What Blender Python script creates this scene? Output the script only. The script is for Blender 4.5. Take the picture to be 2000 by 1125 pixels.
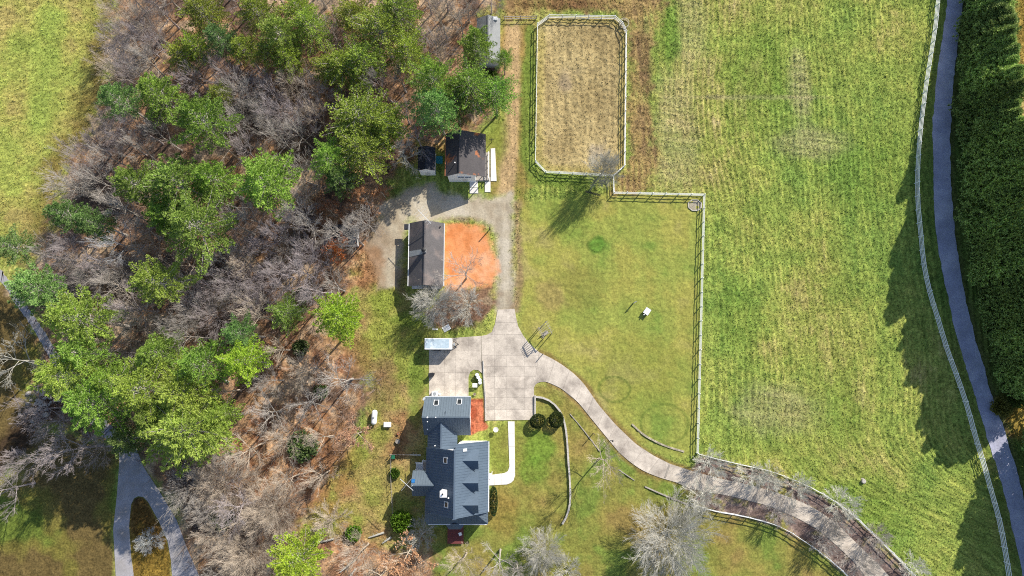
import bpy, bmesh, math, random
import numpy as np
from mathutils import Vector, Matrix

for o in list(bpy.data.objects):
    bpy.data.objects.remove(o)
random.seed(7)
R = math.radians
scene = bpy.context.scene
COL = scene.collection

# ------------------------------------------------------------------ camera, sky, sun, exposure
CAM_H = 118.0                       # metres above the lawn
TILT = math.atan2(172.5, 1333.0)    # the plumb point lies below the picture's centre
FPX = 1333.0                        # focal length in photo pixels (2000 wide)
cam = bpy.data.cameras.new('camera')
cam.sensor_width = 36.0
cam.lens = 36.0 * FPX / 2000.0
cam.clip_start = 1.0
cam.clip_end = 6000.0
camo = bpy.data.objects.new('camera', cam)
COL.objects.link(camo)
camo.location = (0, 0, CAM_H)
camo.rotation_euler = (TILT, 0, 0)
scene.camera = camo

SUN_EL, SUN_AZ = R(35.0), R(40.5)   # azimuth clockwise from +Y
world = bpy.data.worlds.new('World')
scene.world = world
world.use_nodes = True
wn = world.node_tree
sky = wn.nodes.new('ShaderNodeTexSky')
sky.sky_type = 'NISHITA'
sky.sun_disc = False
sky.sun_elevation = SUN_EL
sky.sun_rotation = SUN_AZ
wn.links.new(sky.outputs[0], wn.nodes['Background'].inputs[0])
wn.nodes['Background'].inputs[1].default_value = 0.115
sund = Vector((math.sin(SUN_AZ) * math.cos(SUN_EL), math.cos(SUN_AZ) * math.cos(SUN_EL), math.sin(SUN_EL)))
sl = bpy.data.lights.new('sun', 'SUN')
sl.energy = 4.8
sl.angle = R(0.5)
sl.color = (1.0, 0.935, 0.81)
slo = bpy.data.objects.new('sun', sl)
COL.objects.link(slo)
slo.rotation_euler = sund.to_track_quat('Z', 'Y').to_euler()
slo.location = (40, 40, 200)
vs = scene.view_settings
vs.view_transform = 'Standard'
vs.look = 'None'
vs.gamma = 1.0
vs.use_curve_mapping = False
vs.exposure = 0.52
scene.cycles.use_denoising = False
scene.cycles.filter_width = 1.05

# ------------------------------------------------------------------ photo pixel -> point at height z
CT, ST = math.cos(TILT), math.sin(TILT)


def P(px, py, z=0.0):
    u, v = (px - 1000.0) / FPX, (562.5 - py) / FPX
    dy, dz = v * CT + ST, v * ST - CT
    s = (z - CAM_H) / dz
    return Vector((u * s, dy * s, z))


def PP(pts, z=0.0):
    return [P(a, b, z) for a, b in pts]


# ------------------------------------------------------------------ noise in numpy
_tab = np.random.RandomState(3).rand(65536).astype(np.float32)


def vnoise(x, y, seed=0):
    xi, yi = np.floor(x).astype(np.int64), np.floor(y).astype(np.int64)
    fx, fy = (x - xi).astype(np.float32), (y - yi).astype(np.float32)
    fx, fy = fx * fx * (3 - 2 * fx), fy * fy * (3 - 2 * fy)

    def h(a, b):
        return _tab[(a * 73856093 ^ b * 19349663 ^ (seed * 83492791)) & 65535]
    a, b, c, d = h(xi, yi), h(xi + 1, yi), h(xi, yi + 1), h(xi + 1, yi + 1)
    return (a + (b - a) * fx) * (1 - fy) + (c + (d - c) * fx) * fy


def fbm(x, y, octv=4, seed=0):
    s, a, t = 0, 1.0, 0.0
    for k in range(octv):
        s = s + a * vnoise(x * 2 ** k + 17.3 * k, y * 2 ** k - 9.1 * k, seed + k)
        t += a
        a *= 0.5
    return s / t


def sstep(a, b, x):
    t = np.clip((x - a) / (b - a), 0, 1)
    return t * t * (3 - 2 * t)


def sd_poly(X, Y, pts):
    """signed distance, negative inside"""
    d = np.full(X.shape, 1e9, np.float32)
    ins = np.zeros(X.shape, bool)
    n = len(pts)
    for i in range(n):
        ax, ay = pts[i][0], pts[i][1]
        bx, by = pts[(i + 1) % n][0], pts[(i + 1) % n][1]
        ex, ey = bx - ax, by - ay
        t = np.clip(((X - ax) * ex + (Y - ay) * ey) / (ex * ex + ey * ey + 1e-9), 0, 1)
        d = np.minimum(d, (X - ax - t * ex) ** 2 + (Y - ay - t * ey) ** 2)
        c = ((ay > Y) != (by > Y)) & (X < ex * (Y - ay) / (ey if abs(ey) > 1e-9 else 1e-9) + ax)
        ins ^= c
    d = np.sqrt(d)
    return np.where(ins, -d, d)


def sd_line(X, Y, pts):
    d = np.full(X.shape, 1e9, np.float32)
    for (ax, ay), (bx, by) in zip(pts[:-1], pts[1:]):
        ex, ey = bx - ax, by - ay
        t = np.clip(((X - ax) * ex + (Y - ay) * ey) / (ex * ex + ey * ey + 1e-9), 0, 1)
        d = np.minimum(d, (X - ax - t * ex) ** 2 + (Y - ay - t * ey) ** 2)
    return np.sqrt(d)


def in_poly(x, y, pts):
    c = False
    n = len(pts)
    for i in range(n):
        ax, ay = pts[i][0], pts[i][1]
        bx, by = pts[(i + 1) % n][0], pts[(i + 1) % n][1]
        if (ay > y) != (by > y) and x < (bx - ax) * (y - ay) / (by - ay) + ax:
            c = not c
    return c


def lin(h):
    h = h.lstrip('#')
    c = [int(h[i:i + 2], 16) / 255 for i in (0, 2, 4)]
    return np.array([v / 12.92 if v <= 0.04045 else ((v + 0.055) / 1.055) ** 2.4 for v in c], np.float32)


# ------------------------------------------------------------------ materials
MATS = {}


def material(name, col, rough=0.8, var=0.2, scale=2.0, fine=None, bump=0.0, spec=0.3, metal=0.0, tint=False,
             rnd=0.0, second=None, second_scale=0.6, second_at=(0.5, 0.6), stretch=(1, 1, 1), translucent=0.0):
    """Principled surface whose colour wanders by noise; tint: the object's own colour instead of col"""
    m = bpy.data.materials.new(name)
    m.use_nodes = True
    nt = m.node_tree
    N, L = nt.nodes, nt.links
    bs = N['Principled BSDF']
    bs.inputs['Roughness'].default_value = rough
    bs.inputs['Specular IOR Level'].default_value = spec
    bs.inputs['Metallic'].default_value = metal
    tc = N.new('ShaderNodeTexCoord')
    mp = N.new('ShaderNodeMapping')
    mp.inputs['Scale'].default_value = stretch
    L.new(tc.outputs['Object'], mp.inputs['Vector'])
    vec = mp.outputs[0]
    if tint:
        oi = N.new('ShaderNodeObjectInfo')
        src = oi.outputs['Color']
    else:
        rgb = N.new('ShaderNodeRGB')
        rgb.outputs[0].default_value = (*col[:3], 1)
        src = rgb.outputs[0]

    def noise(sc, det=4):
        n = N.new('ShaderNodeTexNoise')
        n.inputs['Scale'].default_value = sc
        n.inputs['Detail'].default_value = det
        n.inputs['Roughness'].default_value = 0.6
        L.new(vec, n.inputs['Vector'])
        return n
    if second is not None:
        n2 = noise(second_scale, 5)
        mr = N.new('ShaderNodeMapRange')
        mr.inputs[1].default_value, mr.inputs[2].default_value = second_at
        L.new(n2.outputs[0], mr.inputs[0])
        mx = N.new('ShaderNodeMix')
        mx.data_type = 'RGBA'
        L.new(mr.outputs[0], mx.inputs[0])
        L.new(src, mx.inputs[6])
        mx.inputs[7].default_value = (*second[:3], 1)
        src = mx.outputs[2]
    n1 = noise(scale)
    mr = N.new('ShaderNodeMapRange')
    mr.inputs[1].default_value, mr.inputs[2].default_value = 0.3, 0.7
    mr.inputs[3].default_value, mr.inputs[4].default_value = 1 - var, 1 + var
    L.new(n1.outputs[0], mr.inputs[0])
    fac = mr.outputs[0]
    if fine:
        n3 = noise(fine, 3)
        m3 = N.new('ShaderNodeMapRange')
        m3.inputs[1].default_value, m3.inputs[2].default_value = 0.3, 0.7
        m3.inputs[3].default_value, m3.inputs[4].default_value = 1 - var, 1 + var
        L.new(n3.outputs[0], m3.inputs[0])
        mu = N.new('ShaderNodeMath')
        mu.operation = 'MULTIPLY'
        L.new(fac, mu.inputs[0])
        L.new(m3.outputs[0], mu.inputs[1])
        fac = mu.outputs[0]
    if rnd:
        oi2 = N.new('ShaderNodeObjectInfo')
        m4 = N.new('ShaderNodeMapRange')
        m4.inputs[3].default_value, m4.inputs[4].default_value = 1 - rnd, 1 + rnd
        L.new(oi2.outputs['Random'], m4.inputs[0])
        mu = N.new('ShaderNodeMath')
        mu.operation = 'MULTIPLY'
        L.new(fac, mu.inputs[0])
        L.new(m4.outputs[0], mu.inputs[1])
        fac = mu.outputs[0]
    vm = N.new('ShaderNodeVectorMath')
    vm.operation = 'SCALE'
    L.new(src, vm.inputs[0])
    L.new(fac, vm.inputs['Scale'])
    L.new(vm.outputs[0], bs.inputs['Base Color'])
    if bump:
        bp = N.new('ShaderNodeBump')
        bp.inputs['Strength'].default_value = bump
        bp.inputs['Distance'].default_value = 0.05
        nb = noise(fine or scale * 4, 3)
        L.new(nb.outputs[0], bp.inputs['Height'])
        L.new(bp.outputs[0], bs.inputs['Normal'])
    if translucent:
        tr = N.new('ShaderNodeBsdfTranslucent')
        L.new(vm.outputs[0], tr.inputs['Color'])
        ms = N.new('ShaderNodeMixShader')
        ms.inputs[0].default_value = translucent
        L.new(bs.outputs[0], ms.inputs[1])
        L.new(tr.outputs[0], ms.inputs[2])
        L.new(ms.outputs[0], N['Material Output'].inputs['Surface'])
    MATS[name] = m
    return m


material('bark', (0.3, 0.26, 0.22), 0.9, 0.22, 1.5, tint=True, spec=0.1)
material('foliage', (0.06, 0.1, 0.02), 0.6, 0.35, 0.55, fine=2.5, tint=True, spec=0.2, rnd=0.12, translucent=0.14)
material('dry_leaves', (0.4, 0.16, 0.06), 0.8, 0.35, 0.8, fine=3.0, tint=True, spec=0.1, translucent=0.2)
material('asphalt', (0.32, 0.325, 0.43), 0.85, 0.18, 0.35, fine=4.0, bump=0.2, spec=0.2, second=(0.40, 0.40, 0.49), second_scale=0.22, second_at=(0.45, 0.65))
material('concrete', (0.53, 0.47, 0.405), 0.85, 0.13, 0.9, fine=5.0, rnd=0.09, bump=0.1, spec=0.15, second=(0.30, 0.26, 0.225), second_scale=0.30, second_at=(0.44, 0.68))
material('old_concrete', (0.33, 0.32, 0.345), 0.85, 0.10, 0.5, fine=5.0, rnd=0.06, bump=0.1, spec=0.15, second=(0.27, 0.25, 0.24), second_scale=0.3, second_at=(0.45, 0.7))
material('pale_concrete', (0.66, 0.64, 0.62), 0.8, 0.05, 0.8, fine=6.0, rnd=0.03, spec=0.15)
material('joint', (0.31, 0.28, 0.245), 0.9, 0.2, 2.0)
material('kerb', (0.46, 0.43, 0.39), 0.85, 0.18, 1.2, fine=6.0)
material('white_paint', (0.84, 0.85, 0.86), 0.5, 0.05, 1.0, fine=6.0)
material('weathered_white', (0.62, 0.62, 0.63), 0.7, 0.14, 0.9, fine=5.0)
material('white_siding', (0.82, 0.83, 0.85), 0.6, 0.05, 0.7, fine=5.0, bump=0.1, stretch=(1, 1, 6))
material('metal_roof', (0.095, 0.130, 0.178), 0.6, 0.07, 0.5, fine=3.0, spec=0.2)
material('garage_roof', (0.110, 0.142, 0.178), 0.6, 0.07, 0.5, fine=3.0, spec=0.2)
material('barn_roof', (0.115, 0.108, 0.112), 0.85, 0.15, 0.4, fine=5.0, bump=0.25, spec=0.2, second=(0.17, 0.145, 0.14), second_scale=0.35)
material('cottage_roof', (0.085, 0.078, 0.082), 0.85, 0.15, 0.5, fine=5.0, bump=0.25, spec=0.2, second=(0.42, 0.15, 0.06), second_scale=0.30, second_at=(0.56, 0.62))
material('shed_roof', (0.20, 0.21, 0.22), 0.6, 0.12, 0.6, fine=4.0, spec=0.4)
material('dark_roof', (0.030, 0.034, 0.045), 0.8, 0.2, 0.8, fine=4.0, second=(0.3, 0.12, 0.05), second_scale=0.7, second_at=(0.62, 0.68))
material('flashing', (0.42, 0.45, 0.47), 0.35, 0.08, 2.0, metal=0.3)
material('trim', (0.60, 0.62, 0.64), 0.5, 0.05, 1.0)
material('glass', (0.02, 0.025, 0.03), 0.08, 0.1, 1.0, spec=0.8)
material('blue_glass', (0.03, 0.16, 0.42), 0.1, 0.1, 1.0, spec=0.8)
material('wood', (0.20, 0.15, 0.11), 0.85, 0.2, 2.0, fine=12.0)
material('grey_wood', (0.33, 0.30, 0.27), 0.9, 0.2, 2.0, fine=9.0)
material('red_deck', (0.16, 0.045, 0.045), 0.8, 0.15, 2.0, fine=9.0)
material('black_metal', (0.03, 0.03, 0.034), 0.5, 0.2, 3.0)
material('galvanised', (0.42, 0.44, 0.46), 0.4, 0.1, 3.0, metal=0.5)
material('trailer_white', (0.70, 0.72, 0.74), 0.35, 0.05, 1.0, fine=5.0, spec=0.5)
material('trailer_roof', (0.42, 0.52, 0.60), 0.3, 0.12, 0.8, fine=3.0, spec=0.5, second=(0.55, 0.62, 0.68), second_scale=0.8)  # pale blue of the reflected sky put into the white roof's colour
material('rubber', (0.02, 0.02, 0.02), 0.8, 0.2, 4.0)
material('teal_plastic', (0.02, 0.22, 0.26), 0.5, 0.1, 2.0)
material('green_plastic', (0.02, 0.15, 0.08), 0.5, 0.1, 2.0)
material('barrel_blue', (0.45, 0.52, 0.60), 0.5, 0.1, 2.0)
material('stone', (0.30, 0.28, 0.26), 0.9, 0.25, 1.5, fine=6.0, bump=0.3, rnd=0.25)
material('earthen_stone', (0.36, 0.32, 0.24), 0.9, 0.25, 1.5, fine=6.0, bump=0.3, rnd=0.2)
material('terracotta', (0.45, 0.17, 0.08), 0.8, 0.15, 2.0)

# ------------------------------------------------------------------ mesh builder and object helpers
ORG = {}


def empty(name, loc, label=None, cat=None, group=None, kind=None):
    o = bpy.data.objects.new(name, None)
    o.empty_display_size = 0.3
    o.location = loc
    COL.objects.link(o)
    ORG[o] = Vector(loc)
    tag(o, label, cat, group, kind)
    return o


def tag(o, label=None, cat=None, group=None, kind=None):
    if label:
        o['label'] = label
    if cat:
        o['category'] = cat
    if group:
        o['group'] = group
    if kind:
        o['kind'] = kind
    return o


class MB:
    def __init__(s):
        s.v, s.f = [], []

    def add(s, vs_, fs_):
        b = len(s.v)
        s.v += [tuple(p) for p in vs_]
        s.f += [tuple(i + b for i in f) for f in fs_]
        return s

    def box(s, x0, x1, y0, y1, z0, z1):
        return s.add([(x0, y0, z0), (x1, y0, z0), (x1, y1, z0), (x0, y1, z0), (x0, y0, z1), (x1, y0, z1), (x1, y1, z1), (x0, y1, z1)],
                     [(3, 2, 1, 0), (4, 5, 6, 7), (0, 1, 5, 4), (1, 2, 6, 5), (2, 3, 7, 6), (3, 0, 4, 7)])

    def bar(s, a, b, w, h=None):
        """square bar from a to b, w wide, h high"""
        a, b = Vector(a), Vector(b)
        h = h or w
        d = (b - a).normalized()
        up = Vector((0, 0, 1)) if abs(d.z) < 0.95 else Vector((0, 1, 0))
        sx = d.cross(up).normalized() * w / 2
        sy = sx.cross(d).normalized() * h / 2
        ps = [a - sx - sy, a + sx - sy, a + sx + sy, a - sx + sy, b - sx - sy, b + sx - sy, b + sx + sy, b - sx + sy]
        return s.add(ps, [(3, 2, 1, 0), (4, 5, 6, 7), (0, 1, 5, 4), (1, 2, 6, 5), (2, 3, 7, 6), (3, 0, 4, 7)])

    def tube(s, a, b, r0, r1=None, n=8, cap=True):
        a, b = Vector(a), Vector(b)
        r1 = r0 if r1 is None else r1
        d = (b - a).normalized()
        up = Vector((0, 0, 1)) if abs(d.z) < 0.9 else Vector((1, 0, 0))
        ux = d.cross(up).normalized()
        uy = d.cross(ux)
        ps = []
        for c, r in ((a, r0), (b, r1)):
            for k in range(n):
                t = 2 * math.pi * k / n
                ps.append(c + ux * math.cos(t) * r + uy * math.sin(t) * r)
        fs = [(k, k + n, (k + 1) % n + n, (k + 1) % n) for k in range(n)]
        if cap:
            fs += [tuple(range(n)), tuple(range(2 * n - 1, n - 1, -1))]
        return s.add(ps, fs)

    def lathe(s, c, prof, n=16, axis=None):
        """prof: (radius, height) list about the z axis at c, or about axis"""
        c = Vector(c)
        M = Matrix.Identity(3) if axis is None else Vector(axis).to_track_quat('Z', 'Y').to_matrix()
        ps, fs = [], []
        for r, h in prof:
            for k in range(n):
                t = 2 * math.pi * k / n
                ps.append(c + M @ Vector((r * math.cos(t), r * math.sin(t), h)))
        for i in range(len(prof) - 1):
            for k in range(n):
                fs.append((i * n + k, i * n + (k + 1) % n, (i + 1) * n + (k + 1) % n, (i + 1) * n + k))
        fs.append(tuple(range(n - 1, -1, -1)))
        fs.append(tuple(range((len(prof) - 1) * n, len(prof) * n)))
        return s.add(ps, fs)

    def prism(s, pts, t, up=(0, 0, 1)):
        """polygon (3-D points, any winding) thickened by t against up"""
        pts = [Vector(p) for p in pts]
        n = len(pts)
        nor = Vector((0, 0, 0))
        for i in range(n):
            nor += pts[i].cross(pts[(i + 1) % n])
        if nor.dot(Vector(up)) < 0:
            pts = pts[::-1]
        dn = -Vector(up) * t
        fs = [tuple(range(n)), tuple(range(2 * n - 1, n - 1, -1))]
        fs += [(i, i + n, (i + 1) % n + n, (i + 1) % n) for i in range(n)]
        return s.add(pts + [p + dn for p in pts], fs)

    def build(s, name, mat, parent=None, smooth=False, org=None):
        off = ORG[parent] if parent is not None else (Vector(org) if org is not None else Vector((0, 0, 0)))
        me = bpy.data.meshes.new(name)
        me.from_pydata([(x - off.x, y - off.y, z - off.z) for x, y, z in s.v], [], s.f)
        if any(len(f) > 4 for f in s.f):
            bm = bmesh.new()
            bm.from_mesh(me)
            bmesh.ops.triangulate(bm, faces=[f for f in bm.faces if len(f.verts) > 4])
            bmesh.ops.recalc_face_normals(bm, faces=bm.faces)
            bm.to_mesh(me)
            bm.free()
        me.materials.append(MATS[mat])
        if smooth:
            me.polygons.foreach_set('use_smooth', [True] * len(me.polygons))
        o = bpy.data.objects.new(name, me)
        COL.objects.link(o)
        if parent is not None:
            o.parent = parent
        else:
            o.location = off
        ORG[o] = off
        return o


def copy_tree(o, parent=None):
    c = o.copy()
    COL.objects.link(c)
    c.parent = parent
    for ch in o.children:
        copy_tree(ch, c)
    return c


def catmull(pts, step):
    """resampled smooth line through 2-D points"""
    pts = [Vector((p[0], p[1])) for p in pts]
    q = [2 * pts[0] - pts[1]] + pts + [2 * pts[-1] - pts[-2]]
    dense = []
    for i in range(1, len(q) - 2):
        for k in range(16):
            t = k / 16
            a, b, c, d = q[i - 1], q[i], q[i + 1], q[i + 2]
            dense.append(0.5 * ((2 * b) + (c - a) * t + (2 * a - 5 * b + 4 * c - d) * t * t + (3 * b - a - 3 * c + d) * t ** 3))
    dense.append(pts[-1])
    L = [0]
    for a, b in zip(dense[:-1], dense[1:]):
        L.append(L[-1] + (b - a).length)
    n = max(1, round(L[-1] / step))
    out, j = [], 0
    for k in range(n + 1):
        s_ = L[-1] * k / n
        while j < len(L) - 2 and L[j + 1] < s_:
            j += 1
        t = (s_ - L[j]) / max(1e-9, L[j + 1] - L[j])
        out.append(dense[j].lerp(dense[j + 1], min(1, t)))
    return out


# ------------------------------------------------------------------ outlines read off the photograph (pixels)
ROAD_L = [(1862, -120), (1850, 0), (1841, 71), (1827, 171), (1822, 249), (1823, 320), (1824, 400), (1831, 478), (1847, 560), (1863, 635), (1880, 695), (1897, 750), (1912, 800), (1934, 874), (1955, 938), (1975, 1020), (1998, 1125), (2020, 1260)]
ROAD_R = [(1893, -120), (1881, 0), (1872, 71), (1861, 171), (1856, 249), (1856, 320), (1860, 400), (1869, 488), (1884, 572), (1900, 645), (1918, 706), (1933, 760), (1948, 800), (1969, 866), (1990, 935), (2012, 1025), (2036, 1125), (2060, 1260)]
DRIVE_O = [(1053, 688), (1079, 701), (1100, 714), (1122, 731), (1142, 752), (1171, 793), (1203, 830), (1242, 867), (1277, 890), (1309, 906), (1356, 921), (1409, 935), (1455, 945), (1500, 957), (1539, 970), (1589, 992), (1635, 1024), (1671, 1059), (1705, 1092), (1740, 1130), (1800, 1210)]
DRIVE_I = [(1043, 757), (1047, 749), (1056, 746), (1068, 746), (1096, 759), (1128, 785), (1156, 819), (1188, 858), (1213, 887), (1249, 915), (1284, 931), (1320, 942), (1356, 956), (1427, 969), (1500, 988), (1553, 1010), (1600, 1036), (1642, 1073), (1672, 1102), (1692, 1130), (1745, 1215)]
COURT = [(972, 605), (1005, 603), (1008, 620), (1012, 637), (1021, 654), (1032, 669), (1053, 688), (1043, 757), (1044, 820), (947, 821), (944, 748), (941, 712), (940, 656), (951, 654), (961, 648), (967, 632)]
WEST_PAD = [(838, 660), (887, 660), (912, 658), (939.4, 656), (940.4, 712), (942, 729), (934, 723), (925, 722), (918, 727), (915, 737), (915, 775), (838, 775)]
LOOP = [(231, 866), (233, 903), (228, 970), (221, 1034), (226, 1125), (240, 1190), (275, 1190), (261, 1125), (256, 1088), (252, 1027), (256, 985), (262, 973), (270, 969), (280, 971), (289, 980), (309, 1016), (327, 1056), (334, 1095), (336, 1125), (345, 1190), (415, 1190), (389, 1125), (366, 1073), (345, 1016), (309, 956), (281, 913), (262, 866)]
LANE_L = [(-60, 480), (0, 548), (35, 600), (70, 652), (120, 740), (180, 830), (231, 880)]
LANE_R = [(-60, 462), (8, 535), (46, 588), (82, 640), (135, 725), (200, 812), (252, 866)]
PATH = [(992, 823), (1005, 823), (1006, 928), (1003, 938), (998, 943), (990, 946), (955, 948), (955, 928), (985, 924), (992, 920), (995, 911)]
FOREST = [(248, -150), (1000, -150), (985, 15), (940, 40), (930, 120), (990, 130), (975, 235), (870, 262), (820, 292), (760, 352), (745, 415), (690, 520), (690, 565), (640, 660), (690, 690), (735, 760), (700, 850), (640, 960), (600, 1030), (720, 1060), (840, 1080), (850, 1260), (395, 1260), (330, 960), (240, 870), (150, 850), (60, 830), (90, 640), (20, 560), (85, 490), (125, 340), (190, 235), (215, 120)]
FIELD_LEFT = [(-300, -300), (250, -300), (215, 110), (190, 235), (125, 340), (90, 480), (20, 500), (-300, 400)]
ARENA = [(1072, 32), (1202, 33), (1224, 57), (1222, 322), (1198, 342), (1066, 333), (1046, 309), (1051, 46)]
PADDOCK = [(1018, 395), (1195, 378), (1376, 380), (1363, 890), (1300, 893), (1242, 862), (1203, 826), (1171, 788), (1142, 747), (1110, 715), (1060, 688), (1030, 660), (1018, 640), (1012, 560)]
GRAVEL = [(735, 440), (740, 405), (790, 370), (830, 355), (880, 380), (960, 388), (1000, 375), (1006, 440), (1004, 520), (1006, 606), (972, 606), (970, 520), (967, 460), (945, 434), (868, 430), (798, 430), (790, 480), (776, 560), (738, 562), (733, 520), (720, 480)]
CLAY = [(866, 437), (900, 434), (925, 436), (945, 444), (957, 458), (965, 482), (969, 512), (969, 538), (958, 552), (938, 560), (915, 566), (890, 578), (868, 576)]
CIRCLE_BED = [(868, 575), (915, 566), (958, 560), (967, 590), (950, 620), (915, 640), (880, 640), (845, 640), (830, 610)]
RED_MULCH = [(918, 779), (945, 778), (946, 821), (955, 832), (951, 840), (936, 842), (922, 850), (916, 850)]
TRACK = [(975, 40), (1046, 42), (1038, 150), (1028, 300), (1042, 350), (1020, 395), (1000, 380), (955, 385), (950, 270), (985, 235), (995, 130), (978, 118)]
BROWN_STRIP = [(1000, -40), (1310, -60), (1285, 60), (1262, 130), (1270, 200), (1282, 300), (1262, 372), (1200, 376), (1195, 348), (1226, 324), (1228, 55), (1205, 24), (1070, 22), (1050, 40), (980, 40)]
BACKYARD = [(690, 570), (775, 560), (840, 655), (838, 780), (828, 960), (835, 1060), (780, 1075), (600, 1030), (640, 960), (700, 850), (735, 760), (690, 690), (645, 660)]
FRONT_LAWN = [(840, 1030), (960, 1025), (960, 950), (950, 850), (1000, 822), (1044, 820), (1044, 757), (1070, 748), (1128, 787), (1213, 890), (1330, 948), (1500, 1000), (1640, 1080), (1740, 1260), (840, 1260)]
BEDS = [(1330, 944), (1370, 888), (1500, 921), (1578, 951), (1660, 1001), (1731, 1068), (1800, 1140), (1830, 1260), (1700, 1260), (1656, 1125), (1571, 1058), (1500, 1022), (1427, 1005), (1356, 988)]
GOLD = [(1990, -200), (1983, 60), (1978, 150), (1980, 300), (2000, 420), (2010, 700), (1955, 760), (1948, 790), (1975, 850), (2040, 900), (2400, 900), (2400, -200)]
SW_LAWN = [(-200, 560), (20, 560), (75, 660), (90, 740), (60, 830), (150, 850), (232, 880), (226, 990), (222, 1040), (240, 1260), (-200, 1260)]

# ------------------------------------------------------------------ the ground: one sheet to the horizon
STEP = 0.22
gx = np.arange(-108, 108.001, STEP)
gy = np.arange(-48, 84.001, STEP)
ext = np.array([1.5, 4, 9, 18, 36, 75, 150, 320, 700, 1500, 2600])
gx = np.concatenate([gx[0] - ext[::-1], gx, gx[-1] + ext])
gy = np.concatenate([gy[0] - ext[::-1], gy, gy[-1] + ext])
X, Y = np.meshgrid(gx, gy)
X, Y = X.astype(np.float32), Y.astype(np.float32)
wob = (fbm(X * 0.5, Y * 0.5, 3, 90) - 0.5) * 2
wob2 = (fbm(X * 1.7, Y * 1.7, 3, 95) - 0.5) * 2


def zone(poly, soft=0.6, rag=1.0):
    d = sd_poly(X, Y, [(p.x, p.y) for p in PP(poly)]) + wob * rag * 1.6 + wob2 * rag * 0.8
    return 1 - sstep(-soft, soft, d)


def mix(a, b, t):
    return a + (b - a) * t[..., None]


def c(h, k=0.60, sat=0.91):
    v = lin(h) * k
    g = float(v @ np.array([.3, .6, .1]))
    return (g + (v - g) * sat).astype(np.float32)


def ramp(t, stops):
    out = np.broadcast_to(stops[0][1], t.shape + (3,)).astype(np.float32)
    for (t0, _), (t1, c1) in zip(stops[:-1], stops[1:]):
        out = mix(out, c1, sstep(t0, t1, t))
    return out


n_big = fbm(X / 18, Y / 18, 4, 1)
n_mid = fbm(X / 5, Y / 5, 4, 11)
n_sm = fbm(X / 1.3, Y / 1.3, 3, 21)
n_fine = sstep(0.15, 0.85, fbm(X / 0.42, Y / 0.42, 2, 31))
n_sm = sstep(0.12, 0.88, n_sm)
# mowing lines: a coordinate that runs across the swaths and wanders
warp = (fbm(X / 45, Y / 45, 2, 41) - 0.5)
bend = sstep(-5, -30, Y - 0.0 * X) * sstep(0, 30, X - 30)
q = X + warp * 12 + bend * (Y + 5) * 1.1
along = Y + (fbm(X / 7, Y / 7, 2, 47) - 0.5) * 3
rowamp = sstep(0.35, 0.62, fbm(X / 11, Y / 11, 3, 53))
lines = 0.5 + (0.5 * np.sin(q * (2 * math.pi / 0.98) + 2.2 * vnoise(q / 3, along / 6, 54)) * (0.25 + 0.75 * rowamp)) * 0.55 + (vnoise(q / 0.5, along / 3.0, 51) - 0.5) * 0.5 + (vnoise(q / 1.4, along / 14.0, 52) - 0.5) * 0.35
tuft = sstep(0.1, 0.9, vnoise(q / 0.30, along / 0.42, 55) * .65 + vnoise(q / .6, along / .8, 56) * .35)

# mown hay field
t = n_big * 0.42 + n_mid * 0.33 + lines * 0.15 + n_sm * 0.10
field = ramp(t, [(0.30, c('#83a040')), (0.44, c('#97aa45')), (0.55, c('#a5ad4b')), (0.66, c('#b2ab5b')), (0.78, c('#bba874'))])
field = field * (0.52 + 0.52 * lines + 0.56 * tuft + 0.16 * n_sm)[..., None]
col = field
height = (lines - 0.5) * 0.16 + (tuft - 0.5) * 0.16 + (n_sm - 0.5) * 0.05
# two thin dry patches that show in the hay field
for (px, py, rx, ry, k) in ((1590, 280, 8, 3.6, 0.45), (1470, 190, 14, 0.6, 0.6), (1560, 160, 2.5, 8, 0.5), (1520, 800, 9, 5, 0.4), (1320, 260, 5, 14, 0.40), (1350, 60, 4, 10, 0.35)):
    p = P(px, py)
    m = (1 - sstep(0.4, 1.2, np.hypot((X - p.x) / rx, (Y - p.y) / ry) + wob * 0.25)) * k
    rows = vnoise(X / 4.0, (Y + 0.12 * X) / 0.42, 57)
    col = mix(col, c('#cdba8c') * (0.55 + 0.8 * rows)[..., None], m)
    height = height + m * (rows - 0.5) * 0.22
for (px, py, rx, ry, k) in ((1310, 60, 2.2, 9, 0.8), (1700, 330, 10, 9, 0.4), (1480, 150, 8, 12, 0.5), (1640, 800, 7, 9, 0.35), (1680, 1000, 9, 9, 0.5), (1440, 620, 5, 9, 0.4), (1420, 1062, 3.2, 2.6, 0.9), (1510, 1080, 3.5, 2.5, 0.8), (1598, 1112, 3, 2.2, 0.9)):
    p = P(px, py)
    m = (1 - sstep(0.3, 1.2, np.hypot((X - p.x) / rx, (Y - p.y) / ry) + wob * 0.3)) * k
    col = mix(col, c('#719a2e') * (0.7 + 0.6 * tuft)[..., None], m)

# meadow on the left, slanting blades
q2 = X * 0.5 - Y * 0.86
a2 = X * 0.86 + Y * 0.5
tl = vnoise(q2 / 0.32, a2 / 0.9, 61) * 0.65 + fbm(X / 3, Y / 3, 3, 63) * 0.35
mead = ramp(n_mid * 0.75 + n_big * 0.25, [(0.30, c('#9fb048')), (0.45, c('#a8b24c')), (0.58, c('#b3b153')), (0.72, c('#b6a75c'))]) * (0.68 + 0.75 * tl + 0.28 * tuft)[..., None]
z_mead = zone(FIELD_LEFT, 1.6, 1.2)
col = mix(col, mead, z_mead)
d_edge = sd_poly(X, Y, [(p.x, p.y) for p in PP(FIELD_LEFT)])
rim = sstep(-6.5, -1.0, d_edge + wob * 3) * z_mead
col = mix(col, c('#8a7038') * (0.6 + 0.7 * tl)[..., None], rim * 0.75)
height = np.where(z_mead > 0.5, (tl - 0.5) * 0.30 + (n_fine - 0.5) * 0.08, height)

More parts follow.
